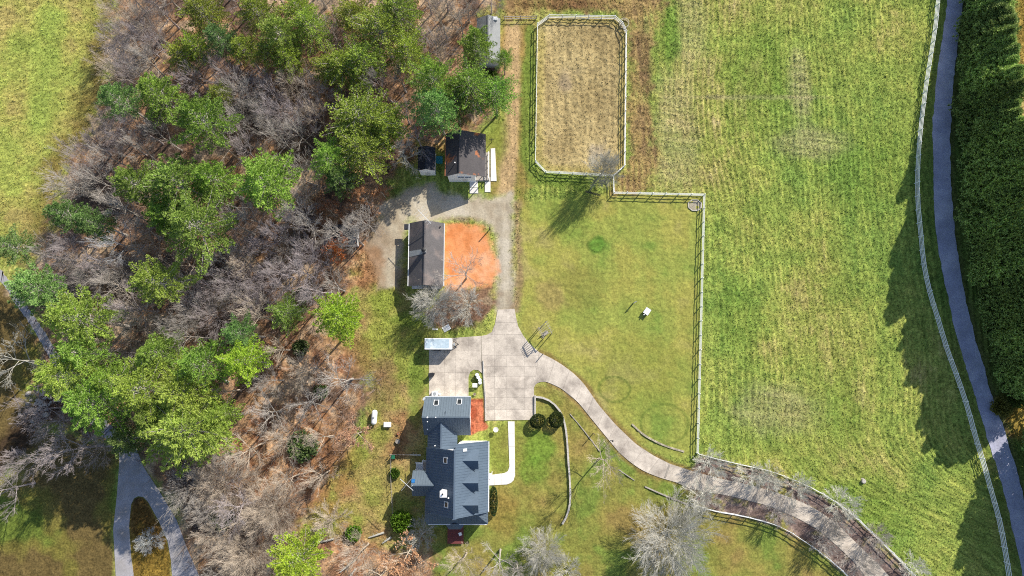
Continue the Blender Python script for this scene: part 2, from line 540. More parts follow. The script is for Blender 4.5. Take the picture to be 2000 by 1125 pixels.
# lawns round the house and the paddock: short grass with worn and lush patches
lawn = ramp(n_mid * 0.55 + n_big * 0.45, [(0.30, c('#6f9426')), (0.44, c('#8f9c33')), (0.55, c('#a19b3c')), (0.68, c('#aa9348'))]) * (0.80 + 0.25 * n_sm + 0.22 * n_fine)[..., None]
z_pad = zone(PADDOCK, 0.5, 0.25)
padc = ramp(n_mid * 0.6 + n_big * 0.4, [(0.30, c('#80993a')), (0.45, c('#9ba344')), (0.58, c('#a9a648')), (0.72, c('#aea45a'))]) * (0.92 + 0.18 * vnoise(X / 0.9, Y / 9, 71) + 0.42 * vnoise(X / .28, Y / .28, 98))[..., None]
col = mix(col, padc, z_pad)
z_front = zone(FRONT_LAWN, 0.7, 0.4)
frontc = ramp(fbm(X / 6, Y / 6, 4, 73), [(0.30, c('#879c3c')), (0.42, c('#999a42')), (0.55, c('#a69b48')), (0.70, c('#a9934e'))]) * (0.78 + 0.25 * n_sm + 0.25 * n_fine)[..., None]
col = mix(col, frontc, z_front)
z_sw = zone(SW_LAWN, 0.8, 0.6)
swc = ramp(fbm(X / 8, Y / 8, 4, 75), [(0.32, c('#76882f')), (0.46, c('#8a8138')), (0.58, c('#7d6a3c'))]) * (0.78 + 0.25 * n_sm + 0.25 * n_fine)[..., None]
col = mix(col, swc, z_sw)
for (px, py, r, k, hx) in ((1165, 478, 1.7, 0.75, '#5f9a2a'), (1130, 560, 5, 0.35, '#7f7f3a'), (1075, 580, 3.0, 0.75, '#b5a05c'), (1115, 415, 5, 0.35, '#6f9a2c'),
                           (1060, 850, 3.4, 0.8, '#b0a04a'), (1052, 875, 3.2, 0.8, '#76a02a'), (1045, 920, 2.6, 0.6, '#76a02a'), (985, 870, 5, 0.55, '#8fa334'), (975, 1000, 4, 0.6, '#a5863f'), (1255, 730, 8, 0.4, '#8d9c36')):
    p = P(px, py)
    m = (1 - sstep(0.55, 1.15, np.hypot(X - p.x, Y - p.y) / r + wob * 0.35)) * k
    col = mix(col, c(hx) * (0.75 + 0.5 * n_fine)[..., None], m)
for (px, py, r) in ((1200, 760, 2.6), (1298, 828, 4.0), (1165, 478, 1.5)):      # fairy rings in the paddock turf
    p = P(px, py)
    m = (1 - sstep(0.1, 0.35, np.abs(np.hypot(X - p.x, (Y - p.y) * 1.2) - r + wob * 0.25))) * 0.5 * sstep(0.3, 0.6, n_mid + 0.2)
    col = mix(col, c('#5d7a2a'), m)
hl = (n_fine - 0.5) * 0.10 + (n_sm - 0.5) * 0.08
soft_turf = np.clip(z_pad + z_front + z_sw, 0, 1)
height = height * (1 - soft_turf) + hl * soft_turf

# woods: leaf litter
z_for = zone(FOREST, 1.6, 1.4)
lit_n = fbm(X / 4, Y / 4, 4, 81)
litter = ramp(lit_n, [(0.32, c('#6c584b', .7)), (0.45, c('#8f6f58', .7)), (0.55, c('#ad835c', .75)), (0.68, c('#bda283', .8))]) * (0.55 + 0.45 * n_sm + 0.45 * n_fine)[..., None]
col = mix(col, litter, z_for)
height = height * (1 - z_for) + z_for * ((n_fine - 0.5) * 0.10 + (n_sm - 0.5) * 0.22)
# rust leaves, painted brighter where sun falls through the open canopy
for (px, py, rx, ry) in ((560, 850, 10, 9), (720, 400, 5, 6), (700, 500, 3.5, 6), (905, 90, 3.5, 6), (805, 220, 3, 4), (540, 700, 6, 4), (430, 790, 4, 8), (640, 470, 4, 4), (660, 700, 6, 4), (700, 1090, 10, 6), (470, 860, 4, 6), (520, 920, 8, 6), (860, 265, 5, 3)):
    p = P(px, py)
    m = (1 - sstep(0.4, 1.25, np.hypot((X - p.x) / rx, (Y - p.y) / ry) + wob * 0.45)) * 0.8
    col = mix(col, ramp(n_sm, [(0.3, c('#b27c55', .75)), (0.6, c('#d0a478', .8))]) * (0.6 + 0.65 * n_fine)[..., None], m)
# creek bank at the far left
m = 1 - sstep(1.2, 3.4, sd_line(X, Y, [tuple(P(a, b).xy) for a, b in ((130, 770), (80, 800), (40, 850), (-30, 920), (-200, 1000))]) + wob)
col = mix(col, c('#4c3a2e') * (0.6 + 0.8 * n_fine)[..., None], m * 0.9)
height -= m * 0.35

# back yard, thin grass and dead leaves
z_back = zone(BACKYARD, 1.3, 1.0)
backc = ramp(fbm(X / 4.5, Y / 4.5, 4, 85), [(0.34, c('#99a040')), (0.46, c('#ada052')), (0.56, c('#b59c60')), (0.68, c('#ad8456'))]) * (0.80 + 0.30 * n_sm + 0.30 * n_fine)[..., None]
col = mix(col, backc, z_back)
for (px, py, rx, ry, k, hx) in ((742, 660, 3.6, 4.2, 0.9, '#a9b044'), (755, 590, 4, 2.5, 0.8, '#9dab3c'), (812, 740, 1.8, 8, 0.75, '#7f9a32'), (740, 850, 2.2, 2, 0.7, '#9aa53a'), (700, 700, 2.6, 5, 0.6, '#9a7048'), (745, 755, 2.5, 6, 0.6, '#957453'), (725, 535, 3.0, 2.5, 0.8, '#b5764a'), (745, 500, 2.5, 6, 0.85, '#ad9269'), (640, 900, 5, 9, 0.6, '#b07a4a'), (745, 930, 3.5, 6, 0.55, '#b5a659'), (815, 622, 6, 2, 0.7, '#86a034')):
    p = P(px, py)
    m = (1 - sstep(0.5, 1.15, np.hypot((X - p.x) / rx, (Y - p.y) / ry) + wob * 0.4)) * k
    col = mix(col, c(hx) * (0.72 + 0.3 * n_sm + 0.3 * n_fine)[..., None], m)
height = height * (1 - z_back) + z_back * hl

# arena: dry stubble in long drills; trodden strip round it; the farm track
z_ar = zone(ARENA, 0.3, 0.1)
al = vnoise(X / 0.5, Y / 4.5, 101)
arc = ramp(n_mid * 0.7 + n_big * 0.3, [(0.3, c('#b09a66')), (0.45, c('#bfa972')), (0.58, c('#c8b27a')), (0.7, c('#bcab8a'))]) * (0.76 + 0.42 * al + 0.40 * n_fine)[..., None]
z_br = zone(BROWN_STRIP, 1.2, 1.1)
brc = ramp(n_mid * 0.6 + lines * 0.4, [(0.32, c('#977c52')), (0.46, c('#ac9158')), (0.58, c('#b39f5a')), (0.7, c('#a8a856'))]) * (0.8 + 0.4 * tuft + 0.35 * n_fine)[..., None]
col = mix(col, brc, z_br * (1 - z_ar))
p = P(1262, 120)
m = (1 - sstep(0.2, 1.2, np.hypot((X - p.x) / 1.9, (Y - p.y) / 13) + wob * 0.5)) * 0.55
col = mix(col, c('#80644a') * (0.5 + n_fine)[..., None], m)
p = P(1100, 8)
m = (1 - sstep(0.3, 1.0, np.hypot((X - p.x) / 12, (Y - p.y) / 2.2) + wob * 0.3)) * 0.7
col = mix(col, c('#7d5638') * (0.5 + n_fine)[..., None], m)
col = mix(col, arc, z_ar)
d_ar = sd_poly(X, Y, [(p.x, p.y) for p in PP(ARENA)])
col = mix(col, c('#b3a552') * (0.8 + 0.6 * n_fine)[..., None], z_ar * sstep(-1.9, -0.7, d_ar + wob * 0.6) * 0.6)
p = P(1103, 158)
m = (1 - sstep(0.3, 1.0, np.hypot((X - p.x) / 1.9, (Y - p.y) / 3.2) + wob * 0.3)) * 0.6
col = mix(col, c('#a9957f'), m)
height = height * (1 - z_ar) + z_ar * ((al - 0.5) * 0.14 + (n_fine - 0.5) * 0.16)
z_tr = zone(TRACK, 0.9, 0.6)
xt = np.abs(sd_line(X, Y, [tuple(P(a, b).xy) for a, b in ((1003, 30), (1000, 150), (997, 300), (985, 385))]))
trc = mix(ramp(n_mid, [(0.35, c('#98963f')), (0.5, c('#a8964a')), (0.65, c('#b0924f'))]), c('#cfae7c', .66), (1 - sstep(0.9, 2.0, xt + wob * 0.5)) * 0.95) * (0.72 + 0.3 * n_sm + 0.3 * n_fine)[..., None]
col = mix(col, trc, z_tr)
gs = (1 - sstep(0.5, 1.5, sd_line(X, Y, [tuple(P(a, b).xy) for a, b in ((1036, 55), (1029, 200), (1024, 310), (1042, 348), (1080, 352), (1140, 360))]) + wob * 0.5))
col = mix(col, c('#7f9a35') * (0.75 + 0.5 * n_fine)[..., None], gs * 0.8)
gs = (1 - sstep(0.8, 3.0, np.hypot((X - P(972, 265).x) / 1.0, (Y - P(972, 265).y) / 2.4) + wob * 0.6))
col = mix(col, c('#93a03a') * (0.75 + 0.5 * n_fine)[..., None], gs * 0.75)

# gravel, clay pad, beds
z_gr = zone(GRAVEL, 0.8, 0.6)
grc = ramp(n_mid * 0.8 + n_sm * 0.2, [(0.3, c('#b8a88f', .70)), (0.5, c('#c8bba3', .72)), (0.68, c('#d1c6b2', .74))]) * (0.92 + 0.16 * vnoise(X / .25, Y / .25, 99))[..., None]
col = mix(col, grc, z_gr)
for xr in (978, 998):
    m = (1 - sstep(0.2, 0.7, sd_line(X, Y, [tuple(P(a, b).xy) for a, b in ((xr - 4, 400), (xr, 470), (xr, 600))]) + wob * 0.3)) * 0.25
    col = mix(col, c('#8d8172'), m)
z_cb = zone(CIRCLE_BED, 0.7, 0.5)
cbc = ramp(n_sm, [(0.3, c('#8a6a55')), (0.55, c('#a37d62')), (0.7, c('#a58d70'))]) * (0.7 + 0.6 * n_fine)[..., None]
col = mix(col, cbc, z_cb)
z_cl = zone(CLAY, 0.7, 0.6)
clc = ramp(n_mid * 0.75 + n_sm * 0.25, [(0.25, c('#da8a55', 0.74, 1)), (0.5, c('#e49a68', 0.78, 1)), (0.75, c('#eab088', 0.82, 1))]) * (0.84 + 0.14 * n_fine + 0.14 * vnoise((X + Y * .3) / .5, Y / 5, 97))[..., None]
col = mix(col, clc, z_cl)
for (px, py, rx, ry, k, hx) in ((742, 470, 3.0, 3.5, .6, '#9c7f62'), (728, 525, 2.6, 4.0, .75, '#b3855c'), (785, 545, 1.6, 3.0, .6, '#97795c'), (915, 574, 5.5, 1.3, .75, '#a98465'), (880, 582, 2.5, 1.2, .7, '#9d7c60'), (905, 428, 4.5, .7, .5, '#a3805c')):
    p = P(px, py)
    m = (1 - sstep(0.4, 1.2, np.hypot((X - p.x) / rx, (Y - p.y) / ry) + wob * 0.45)) * k
    col = mix(col, c(hx) * (0.75 + 0.25 * n_sm + 0.3 * n_fine)[..., None], m)
z_rm = zone(RED_MULCH, 0.12, 0.08)
rmc = ramp(n_sm, [(0.3, c('#b85a38', 0.62)), (0.6, c('#cf7650', 0.66))]) * (0.75 + 0.5 * n_fine)[..., None]
col = mix(col, rmc, z_rm)
z_bd = zone(BEDS, 0.5, 0.3)
bdc = ramp(n_sm * 0.6 + n_mid * 0.4, [(0.3, c('#857069', .66)), (0.5, c('#9f8a82', .66)), (0.62, c('#a69378', .66)), (0.72, c('#a09a52', .66))]) * (0.72 + 0.5 * n_fine)[..., None]
col = mix(col, bdc, z_bd)
z_in = zone([(256, 985), (262, 973), (270, 969), (280, 971), (289, 980), (309, 1016), (327, 1056), (334, 1095), (336, 1200), (261, 1200), (256, 1088), (252, 1027)], 0.3, 0.1)
col = mix(col, ramp(n_mid, [(0.35, c('#5d4a34')), (0.5, c('#85662f')), (0.6, c('#a0822f'))]) * (0.7 + 0.6 * n_fine)[..., None], z_in)
z_gold = zone(GOLD, 1.0, 0.8)
col = mix(col, ramp(n_mid, [(0.3, c('#a58a35')), (0.55, c('#c7a94a')), (0.7, c('#c9b465'))]) * (0.7 + 0.6 * n_fine)[..., None], z_gold)
# verges of the lane: leaf mould by the trees, grass by the fence
m = (1 - sstep(0.2, 1.6, sd_line(X, Y, [tuple(P(a, b).xy) for a, b in ROAD_R]) + wob * 0.5)) * 0.8
col = mix(col, c('#70503f') * (0.6 + 0.8 * n_fine)[..., None], m)
m = (1 - sstep(0.6, 2.4, sd_poly(X, Y, [(p.x, p.y) for p in PP(ROAD_L + [(2300, 1260), (2300, -120)])]) + wob * 0.4)) * 0.5 * (X > 60)
col = mix(col, c('#5c7a30') * (0.7 + 0.6 * n_fine)[..., None], m * (1 - z_gold))
# soil edge along the drive
m = (1 - sstep(0.1, 0.9, np.minimum(sd_line(X, Y, [tuple(P(a, b).xy) for a, b in DRIVE_O[:12]]), sd_line(X, Y, [tuple(P(a, b).xy) for a, b in DRIVE_I[3:12]])) + wob * 0.35)) * 0.7
col = mix(col, c('#9a7148') * (0.7 + 0.6 * n_fine)[..., None], m)
m = (1 - sstep(0.15, 1.1, sd_line(X, Y, [tuple(P(a, b).xy) for a, b in ((1012, 400), (1010, 470), (1016, 530), (1009, 600))]) + wob * 0.6)) * 0.8
col = mix(col, c('#b0926a') * (0.7 + 0.6 * n_fine)[..., None], m)

# level the ground where something is built
built = np.zeros(X.shape, np.float32)
strip = [tuple(p.xy) for p in PP(DRIVE_O)] + [tuple(p.xy) for p in PP(DRIVE_I)][::-1]
for poly in (strip, [tuple(p.xy) for p in PP(COURT)], [tuple(p.xy) for p in PP(WEST_PAD)], [tuple(p.xy) for p in PP(LOOP)], [tuple(p.xy) for p in PP(PATH)],
             [tuple(p.xy) for p in PP(ROAD_L)] + [tuple(p.xy) for p in PP(ROAD_R)][::-1], [tuple(p.xy) for p in PP(LANE_L)] + [tuple(p.xy) for p in PP(LANE_R)][::-1],
             [tuple(p.xy) for p in PP([(800, 760), (970, 760), (970, 1070), (800, 1070)])], [tuple(p.xy) for p in PP([(790, 420), (872, 420), (872, 575), (790, 575)])],
             [tuple(p.xy) for p in PP([(815, 245), (975, 245), (975, 382), (815, 382)])]):
    built = np.maximum(built, 1 - sstep(0.15, 0.9, sd_poly(X, Y, poly)))
flat_ = np.clip(z_gr + z_cl + z_rm + z_cb * .7 + z_tr * .5, 0, 1)
height = height * (1 - flat_ * 0.88)
height = height * (1 - built * 0.97) - built * 0.03
far = (np.abs(X) > 108.1) | (Y > 84.1) | (Y < -48.1)
height = np.where(far, 0, height)
col = np.clip(col, 0.005, 0.85)

grain = np.clip(1 - .7 * z_gr - .75 * z_cl - .5 * z_ar - .45 * z_pad - .4 * z_tr - .25 * z_front - .2 * z_mead, .22, 1)   # how grainy each surface is
ny, nx = X.shape
me = bpy.data.meshes.new('ground')
nv = nx * ny
co = np.stack([X, Y, height], -1).reshape(-1, 3).astype(np.float32)
idx = np.arange(nv).reshape(ny, nx)
quads = np.stack([idx[:-1, :-1], idx[:-1, 1:], idx[1:, 1:], idx[1:, :-1]], -1).reshape(-1, 4)
nf = len(quads)
me.vertices.add(nv)
me.vertices.foreach_set('co', co.ravel())
me.loops.add(nf * 4)
me.loops.foreach_set('vertex_index', quads.ravel().astype(np.int32))
me.polygons.add(nf)
me.polygons.foreach_set('loop_start', np.arange(0, nf * 4, 4, dtype=np.int32))
me.polygons.foreach_set('use_smooth', np.ones(nf, bool))
me.update(calc_edges=True)
at = me.attributes.new('soil', 'FLOAT_COLOR', 'POINT')
at.data.foreach_set('color', np.concatenate([col.reshape(-1, 3), grain.reshape(-1, 1)], 1).astype(np.float32).ravel())
gm = bpy.data.materials.new('turf_and_soil')
gm.use_nodes = True
gt = gm.node_tree
gb = gt.nodes['Principled BSDF']
gb.inputs['Roughness'].default_value = 0.95
gb.inputs['Specular IOR Level'].default_value = 0.08
ga = gt.nodes.new('ShaderNodeAttribute')
ga.attribute_name = 'soil'
gtc = gt.nodes.new('ShaderNodeTexCoord')
gn = gt.nodes.new('ShaderNodeTexNoise')
gn.inputs['Scale'].default_value = 3.4
gn.inputs['Detail'].default_value = 4.0
gt.links.new(gtc.outputs['Object'], gn.inputs['Vector'])
gmr = gt.nodes.new('ShaderNodeMapRange')
gmr.inputs[1].default_value, gmr.inputs[2].default_value, gmr.inputs[3].default_value, gmr.inputs[4].default_value = 0.3, 0.7, 0.60, 1.40
gt.links.new(gn.outputs[0], gmr.inputs[0])
gv = gt.nodes.new('ShaderNodeVectorMath')
gv.operation = 'SCALE'
gt.links.new(ga.outputs['Color'], gv.inputs[0])
ggr = gt.nodes.new('ShaderNodeMix')
ggr.inputs[2].default_value = 1.0
gt.links.new(ga.outputs['Alpha'], ggr.inputs[0])
gt.links.new(gmr.outputs[0], ggr.inputs[3])
gt.links.new(ggr.outputs[0], gv.inputs['Scale'])
gt.links.new(gv.outputs[0], gb.inputs['Base Color'])
gbp = gt.nodes.new('ShaderNodeBump')
gbp.inputs['Strength'].default_value = 0.5
gbp.inputs['Distance'].default_value = 0.08
gt.links.new(gn.outputs[0], gbp.inputs['Height'])
gt.links.new(gbp.outputs[0], gb.inputs['Normal'])
me.materials.append(gm)
ground = bpy.data.objects.new('ground', me)
COL.objects.link(ground)
tag(ground, 'grass fields, lawns and leaf litter of the farm', 'ground', kind='structure')


# ------------------------------------------------------------------ standing tufts on the fields and lawns
rs = np.random.RandomState(12)
zb = np.clip(1 - built * 1.5, 0, 1)
z_turf = np.where(z_for > .4, 0, zb)
dens = 0.68 * z_turf * (1 - soft_turf) * (1 - z_gr) * (1 - z_cl) * (1 - z_cb) * (1 - z_rm) * (1 - z_bd) + 0.22 * soft_turf * zb * (1 - z_for)
dens = np.where(z_ar > .5, 0.40, dens) * np.where(z_tr > .5, .35, 1.0)
NT = 620000
tx, ty = rs.uniform(-100, 100, NT), rs.uniform(-36, 74, NT)
ii = np.clip(np.round((tx + 108) / STEP).astype(int) + len(ext), 0, nx - 1)
jj = np.clip(np.round((ty + 48) / STEP).astype(int) + len(ext), 0, ny - 1)
keep = rs.rand(NT) < dens[jj, ii]
tx, ty, ii, jj = tx[keep], ty[keep], ii[keep], jj[keep]
NT = len(tx)
short = np.clip(soft_turf[jj, ii], 0, 1)
hh_ = rs.uniform(.10, .26, NT) * (1 - .6 * short)
ww_ = rs.uniform(.035, .085, NT) * (1 - .3 * short)
an = rs.uniform(0, 6.283, NT)
lx_, ly_ = rs.normal(0, .7, NT) * hh_, rs.normal(0, .7, NT) * hh_
zz = height[jj, ii] - .02
tri = np.empty((NT, 3, 3), np.float32)
tri[:, 0] = np.stack([tx - np.cos(an) * ww_, ty - np.sin(an) * ww_, zz], -1)
tri[:, 1] = np.stack([tx + np.cos(an) * ww_, ty + np.sin(an) * ww_, zz], -1)
tri[:, 2] = np.stack([tx + lx_, ty + ly_, zz + hh_], -1)
tcol = np.clip(col[jj, ii] * rs.uniform(.85, 1.45, (NT, 1)) * rs.uniform(.93, 1.07, (NT, 3)), 0, .8)
tm = bpy.data.meshes.new('grass_tufts')
tm.vertices.add(NT * 3)
tm.vertices.foreach_set('co', tri.ravel())
tm.loops.add(NT * 3)
tm.loops.foreach_set('vertex_index', np.arange(NT * 3, dtype=np.int32))
tm.polygons.add(NT)
tm.polygons.foreach_set('loop_start', np.arange(0, NT * 3, 3, dtype=np.int32))
tm.update(calc_edges=True)
ta_ = tm.attributes.new('soil', 'FLOAT_COLOR', 'POINT')
ta_.data.foreach_set('color', np.concatenate([np.repeat(tcol, 3, 0), np.ones((NT * 3, 1))], 1).astype(np.float32).ravel())
tm.materials.append(gm)
tufts = bpy.data.objects.new('grass_tufts', tm)
COL.objects.link(tufts)
tag(tufts, 'short tufts of grass and stubble standing on the fields and lawns', 'grass', kind='stuff')


# ------------------------------------------------------------------ lanes, drives and paths
def strip_mesh(L, Rr, step, z, t=0.10):
    a = catmull([p.xy for p in PP(L)], step)
    n = len(a) - 1
    b = catmull([p.xy for p in PP(Rr)], step)
    tot = len(b) - 1
    b = [b[round(i * tot / n)] for i in range(n + 1)] if tot != n else b
    return a, b


def ribbon(name, L, Rr, z, mat, label, n=150):
    a = catmull([p.xy for p in PP(L)], 0.5)
    b = catmull([p.xy for p in PP(Rr)], 0.5)
    a = [a[round(i * (len(a) - 1) / n)] for i in range(n + 1)]
    b = [b[round(i * (len(b) - 1) / n)] for i in range(n + 1)]
    jr = random.Random(4)
    a = [p + Vector((jr.gauss(0, .07), jr.gauss(0, .07))) for p in a]
    b = [p + Vector((jr.gauss(0, .07), jr.gauss(0, .07))) for p in b]
    mb = MB()
    for p in a + b:
        mb.v.append((p.x, p.y, z))
    for p in a + b:
        mb.v.append((p.x, p.y, z - 0.12))
    k = n + 1
    for i in range(n):
        mb.f += [(i, k + i, k + i + 1, i + 1), (2 * k + i, i, i + 1, 2 * k + i + 1), (k + i, 3 * k + i, 3 * k + i + 1, k + i + 1)]
    o = mb.build(name, mat)
    bm = bmesh.new()
    bm.from_mesh(o.data)
    bmesh.ops.recalc_face_normals(bm, faces=bm.faces)
    if max(bm.faces, key=lambda f: f.calc_area()).normal.z < 0:
        bmesh.ops.reverse_faces(bm, faces=bm.faces)
    bm.to_mesh(o.data)
    bm.free()
    return tag(o, label, name.replace('_', ' '), kind='structure')


ribbon('road', ROAD_L, ROAD_R, 0.035, 'asphalt', 'narrow grey asphalt lane between white fence and conifer row')
ribbon('lane', LANE_L, LANE_R, 0.02, 'old_concrete', 'pale lane slipping under the pines from the meadow')
mb = MB()
mb.prism(PP(LOOP, 0.04), 0.12)
tag(mb.build('loop_drive', 'old_concrete'), 'grey driveway splitting round a bed with a whitish bare tree', 'driveway', kind='structure')


def clip_rect(poly, x0, x1, y0, y1):
    def cut(ps, f, inter):
        out = []
        for i in range(len(ps)):
            a, b = ps[i - 1], ps[i]
            if f(b):
                if not f(a):
                    out.append(inter(a, b))
                out.append(b)
            elif f(a):
                out.append(inter(a, b))
        return out

    def ix(xv):
        return lambda a, b: (xv, a[1] + (b[1] - a[1]) * (xv - a[0]) / (b[0] - a[0]))

    def iy(yv):
        return lambda a, b: (a[0] + (b[0] - a[0]) * (yv - a[1]) / (b[1] - a[1]), yv)
    ps = list(poly)
    for f, g in ((lambda p: p[0] >= x0, ix(x0)), (lambda p: p[0] <= x1, ix(x1)), (lambda p: p[1] >= y0, iy(y0)), (lambda p: p[1] <= y1, iy(y1))):
        if len(ps) < 3:
            return []
        ps = cut(ps, f, g)
    return ps


def area(ps):
    return abs(sum(ps[i - 1][0] * ps[i][1] - ps[i][0] * ps[i - 1][1] for i in range(len(ps)))) / 2


drive = empty('driveway', (0, 0, 0), 'pale concrete driveway and parking court beside the grey-roofed house', 'driveway', kind='structure')
base = MB()
base.prism([(p[0], p[1], 0.015) for p in strip], 0.10)
base.prism(PP(COURT, 0.014), 0.10)
base.prism(PP(WEST_PAD, 0.013), 0.10)
base.build('joint_bed', 'joint', drive)


def slabs(poly, xs, ys, mat, parent, z=0.05, gap=0.011):
    for i in range(len(xs) - 1):
        for j in range(len(ys) - 1):
            ps = clip_rect(poly, xs[i] + gap, xs[i + 1] - gap, ys[j] + gap, ys[j + 1] - gap)
            if len(ps) < 3 or area(ps) < 0.15:
                continue
            m_ = MB()
            m_.prism([(a, b, z + random.uniform(-0.006, 0.006)) for a, b in ps], 0.09)
            m_.build('slab', mat, parent)


def gridx(pxs, py):
    return [P(a, py).x for a in pxs]


def gridy(pys, px=1000):
    return sorted(P(px, b).y for b in pys)


slabs([tuple(p.xy) for p in PP(COURT)], gridx([930, 966, 990, 1025, 1070], 740), gridy([590, 630, 653, 694, 716, 735, 758, 776, 800, 830]), 'concrete', drive)
slabs([tuple(p.xy) for p in PP(WEST_PAD)], gridx([830, 868, 890, 914, 950], 720), gridy([650, 684, 703, 728, 752, 780]), 'concrete', drive)
da = catmull([p.xy for p in PP(DRIVE_O)], 0.6)
db = catmull([p.xy for p in PP(DRIVE_I)], 0.6)
ns = 26
for i in range(ns):
    def at_(c_, t_):
        f_ = t_ * (len(c_) - 1)
        k_ = min(int(f_), len(c_) - 2)
        return c_[k_].lerp(c_[k_ + 1], f_ - k_)
    e = 0.022 / 4.6
    ta = [(i + e + (1 - 2 * e) * k / 6) / ns for k in range(7)]
    pts = [at_(da, t_) for t_ in ta] + [at_(db, t_) for t_ in reversed(ta)]
    if i == 0:
        pts[0] = at_(da, 0.1 * e)
    m_ = MB()
    m_.prism([(p.x, p.y, 0.05 + random.uniform(-0.005, 0.005)) for p in pts], 0.09)
    m_.build('slab', 'concrete', drive)
# drain across the drive
a_, b_ = P(1308, 907, 0.06), P(1299, 933, 0.06)
MB().bar(a_, b_, 0.28, 0.05).build('drain_grate', 'joint', drive)

walk = empty('garden_path', (0, 0, 0), 'white concrete path bending to the front door', 'path', kind='structure')
slabs([tuple(p.xy) for p in PP(PATH)], gridx([950, 966, 980, 1012], 930), gridy([820, 846, 872, 898, 922, 952]), 'pale_concrete', walk, 0.06)


def kerb(name, px, label, cat, w, h, mat, step=1.2, group=None):
    """low edging of separate blocks"""
    pts = catmull([p.xy for p in PP(px)], step)
    root = empty(name, (pts[0].x, pts[0].y, 0), label, cat, group)
    for a, b in zip(pts[:-1], pts[1:]):
        d = (b - a).normalized() * 0.012
        a, b = a + d, b - d
        m_ = MB()
        hh = h + random.uniform(-0.02, 0.02)
        m_.bar((a.x, a.y, hh / 2 - 0.04), (b.x, b.y, hh / 2 - 0.04), w * random.uniform(0.92, 1.06), hh + 0.08)
        m_.build('block', mat, root)
    return root


kerb('retaining_wall', [(1046, 775), (1064, 778), (1082, 789), (1096, 807), (1103, 828), (1107, 857), (1110, 903), (1113, 945), (1113, 981), (1107, 1006), (1098, 1023)], 'long low pale retaining wall curving round the front lawn from the parking court', 'wall', 0.30, 0.42, 'kerb')
kerb('retaining_wall', [(1045, 772), (1045, 818)], 'short straight pale wall along the court end beside round shrubs', 'wall', 0.25, 0.40, 'kerb')
kerb('retaining_wall', [(944, 704), (946, 750), (948.5, 775), (949, 822)], 'low wall between the parking court and the red mulch bed', 'wall', 0.2, 0.30, 'kerb')
kerb('timber_edging', [(1113, 808), (1135, 834), (1155, 860), (1171, 881)], 'thin timber edging on the lawn beside the driveway bend', 'edging', 0.13, 0.13, 'grey_wood', 1.8)
kerb('timber_edging', [(1208, 917), (1239, 938)], 'short timber edging beside the driveway under a bare tree', 'edging', 0.13, 0.13, 'grey_wood', 1.8)
kerb('timber_edging', [(1259, 950), (1295, 966), (1331, 980), (1352, 988)], 'timber edging running up to the lower drive fence', 'edging', 0.22, 0.2, 'grey_wood', 1.8)
kerb('stone_edging', [(1234, 828), (1256, 848), (1284, 864), (1309, 874), (1336, 882)], 'curved row of edging stones in the paddock corner', 'edging', 0.3, 0.16, 'earthen_stone', 0.6)


# ------------------------------------------------------------------ buildings
def slope(name, pts, mat, parent, t=0.10, seams=0.0, seam_mat=None):
    """one roof slope: a planar polygon with thickness; seams: spacing of the raised ribs running down the slope"""
    pts = [Vector(p) for p in pts]
    o = MB().prism(pts, t).build(name, mat, parent)
    if seams:
        nor = Vector((0, 0, 0))
        for i in range(len(pts)):
            nor += pts[i - 1].cross(pts[i])
        nor.normalize()
        if nor.z < 0:
            nor = -nor
        e = Vector((0, 0, 1)).cross(nor).normalized()      # along the eave
        s = nor.cross(e)                                    # up the slope
        loc = [((p - pts[0]).dot(e), (p - pts[0]).dot(s)) for p in pts]
        lo, hi = min(a for a, _ in loc), max(a for a, _ in loc)
        mb_ = MB()
        x = lo + seams * 0.5
        while x < hi:
            ys_ = []
            for i in range(len(loc)):
                (ax, ay), (bx, by) = loc[i - 1], loc[i]
                if (ax > x) != (bx > x):
                    ys_.append(ay + (by - ay) * (x - ax) / (bx - ax))
            ys_.sort()
            for y0, y1 in zip(ys_[::2], ys_[1::2]):
                if y1 - y0 > 0.1:
                    a = pts[0] + e * x + s * (y0 + 0.02) + nor * 0.012
                    b = pts[0] + e * x + s * (y1 - 0.02) + nor * 0.012
                    mb_.bar(a, b, 0.045, 0.05)
            x += seams
        if mb_.v:
            tag(mb_.build('standing_seam', seam_mat or mat, parent), kind='stuff')
    return o


def gable_walls(x0, x1, y0, y1, z0, ze, zr, axis, mat, parent, name='wall'):
    m_ = MB()
    if axis == 'y':
        xm = (x0 + x1) / 2
        sec = [(x0, z0), (x1, z0), (x1, ze), (xm, zr), (x0, ze)]
        vs_ = [(a, y0, b) for a, b in sec] + [(a, y1, b) for a, b in sec]
    else:
        ym = (y0 + y1) / 2
        sec = [(y0, z0), (y1, z0), (y1, ze), (ym, zr), (y0, ze)]
        vs_ = [(x0, a, b) for a, b in sec] + [(x1, a, b) for a, b in sec]
    m_.add(vs_, [(0, 1, 2, 3, 4), (9, 8, 7, 6, 5)] + [(i, i + 5, (i + 1) % 5 + 5, (i + 1) % 5) for i in range(5)])
    return m_.build(name, mat, parent)


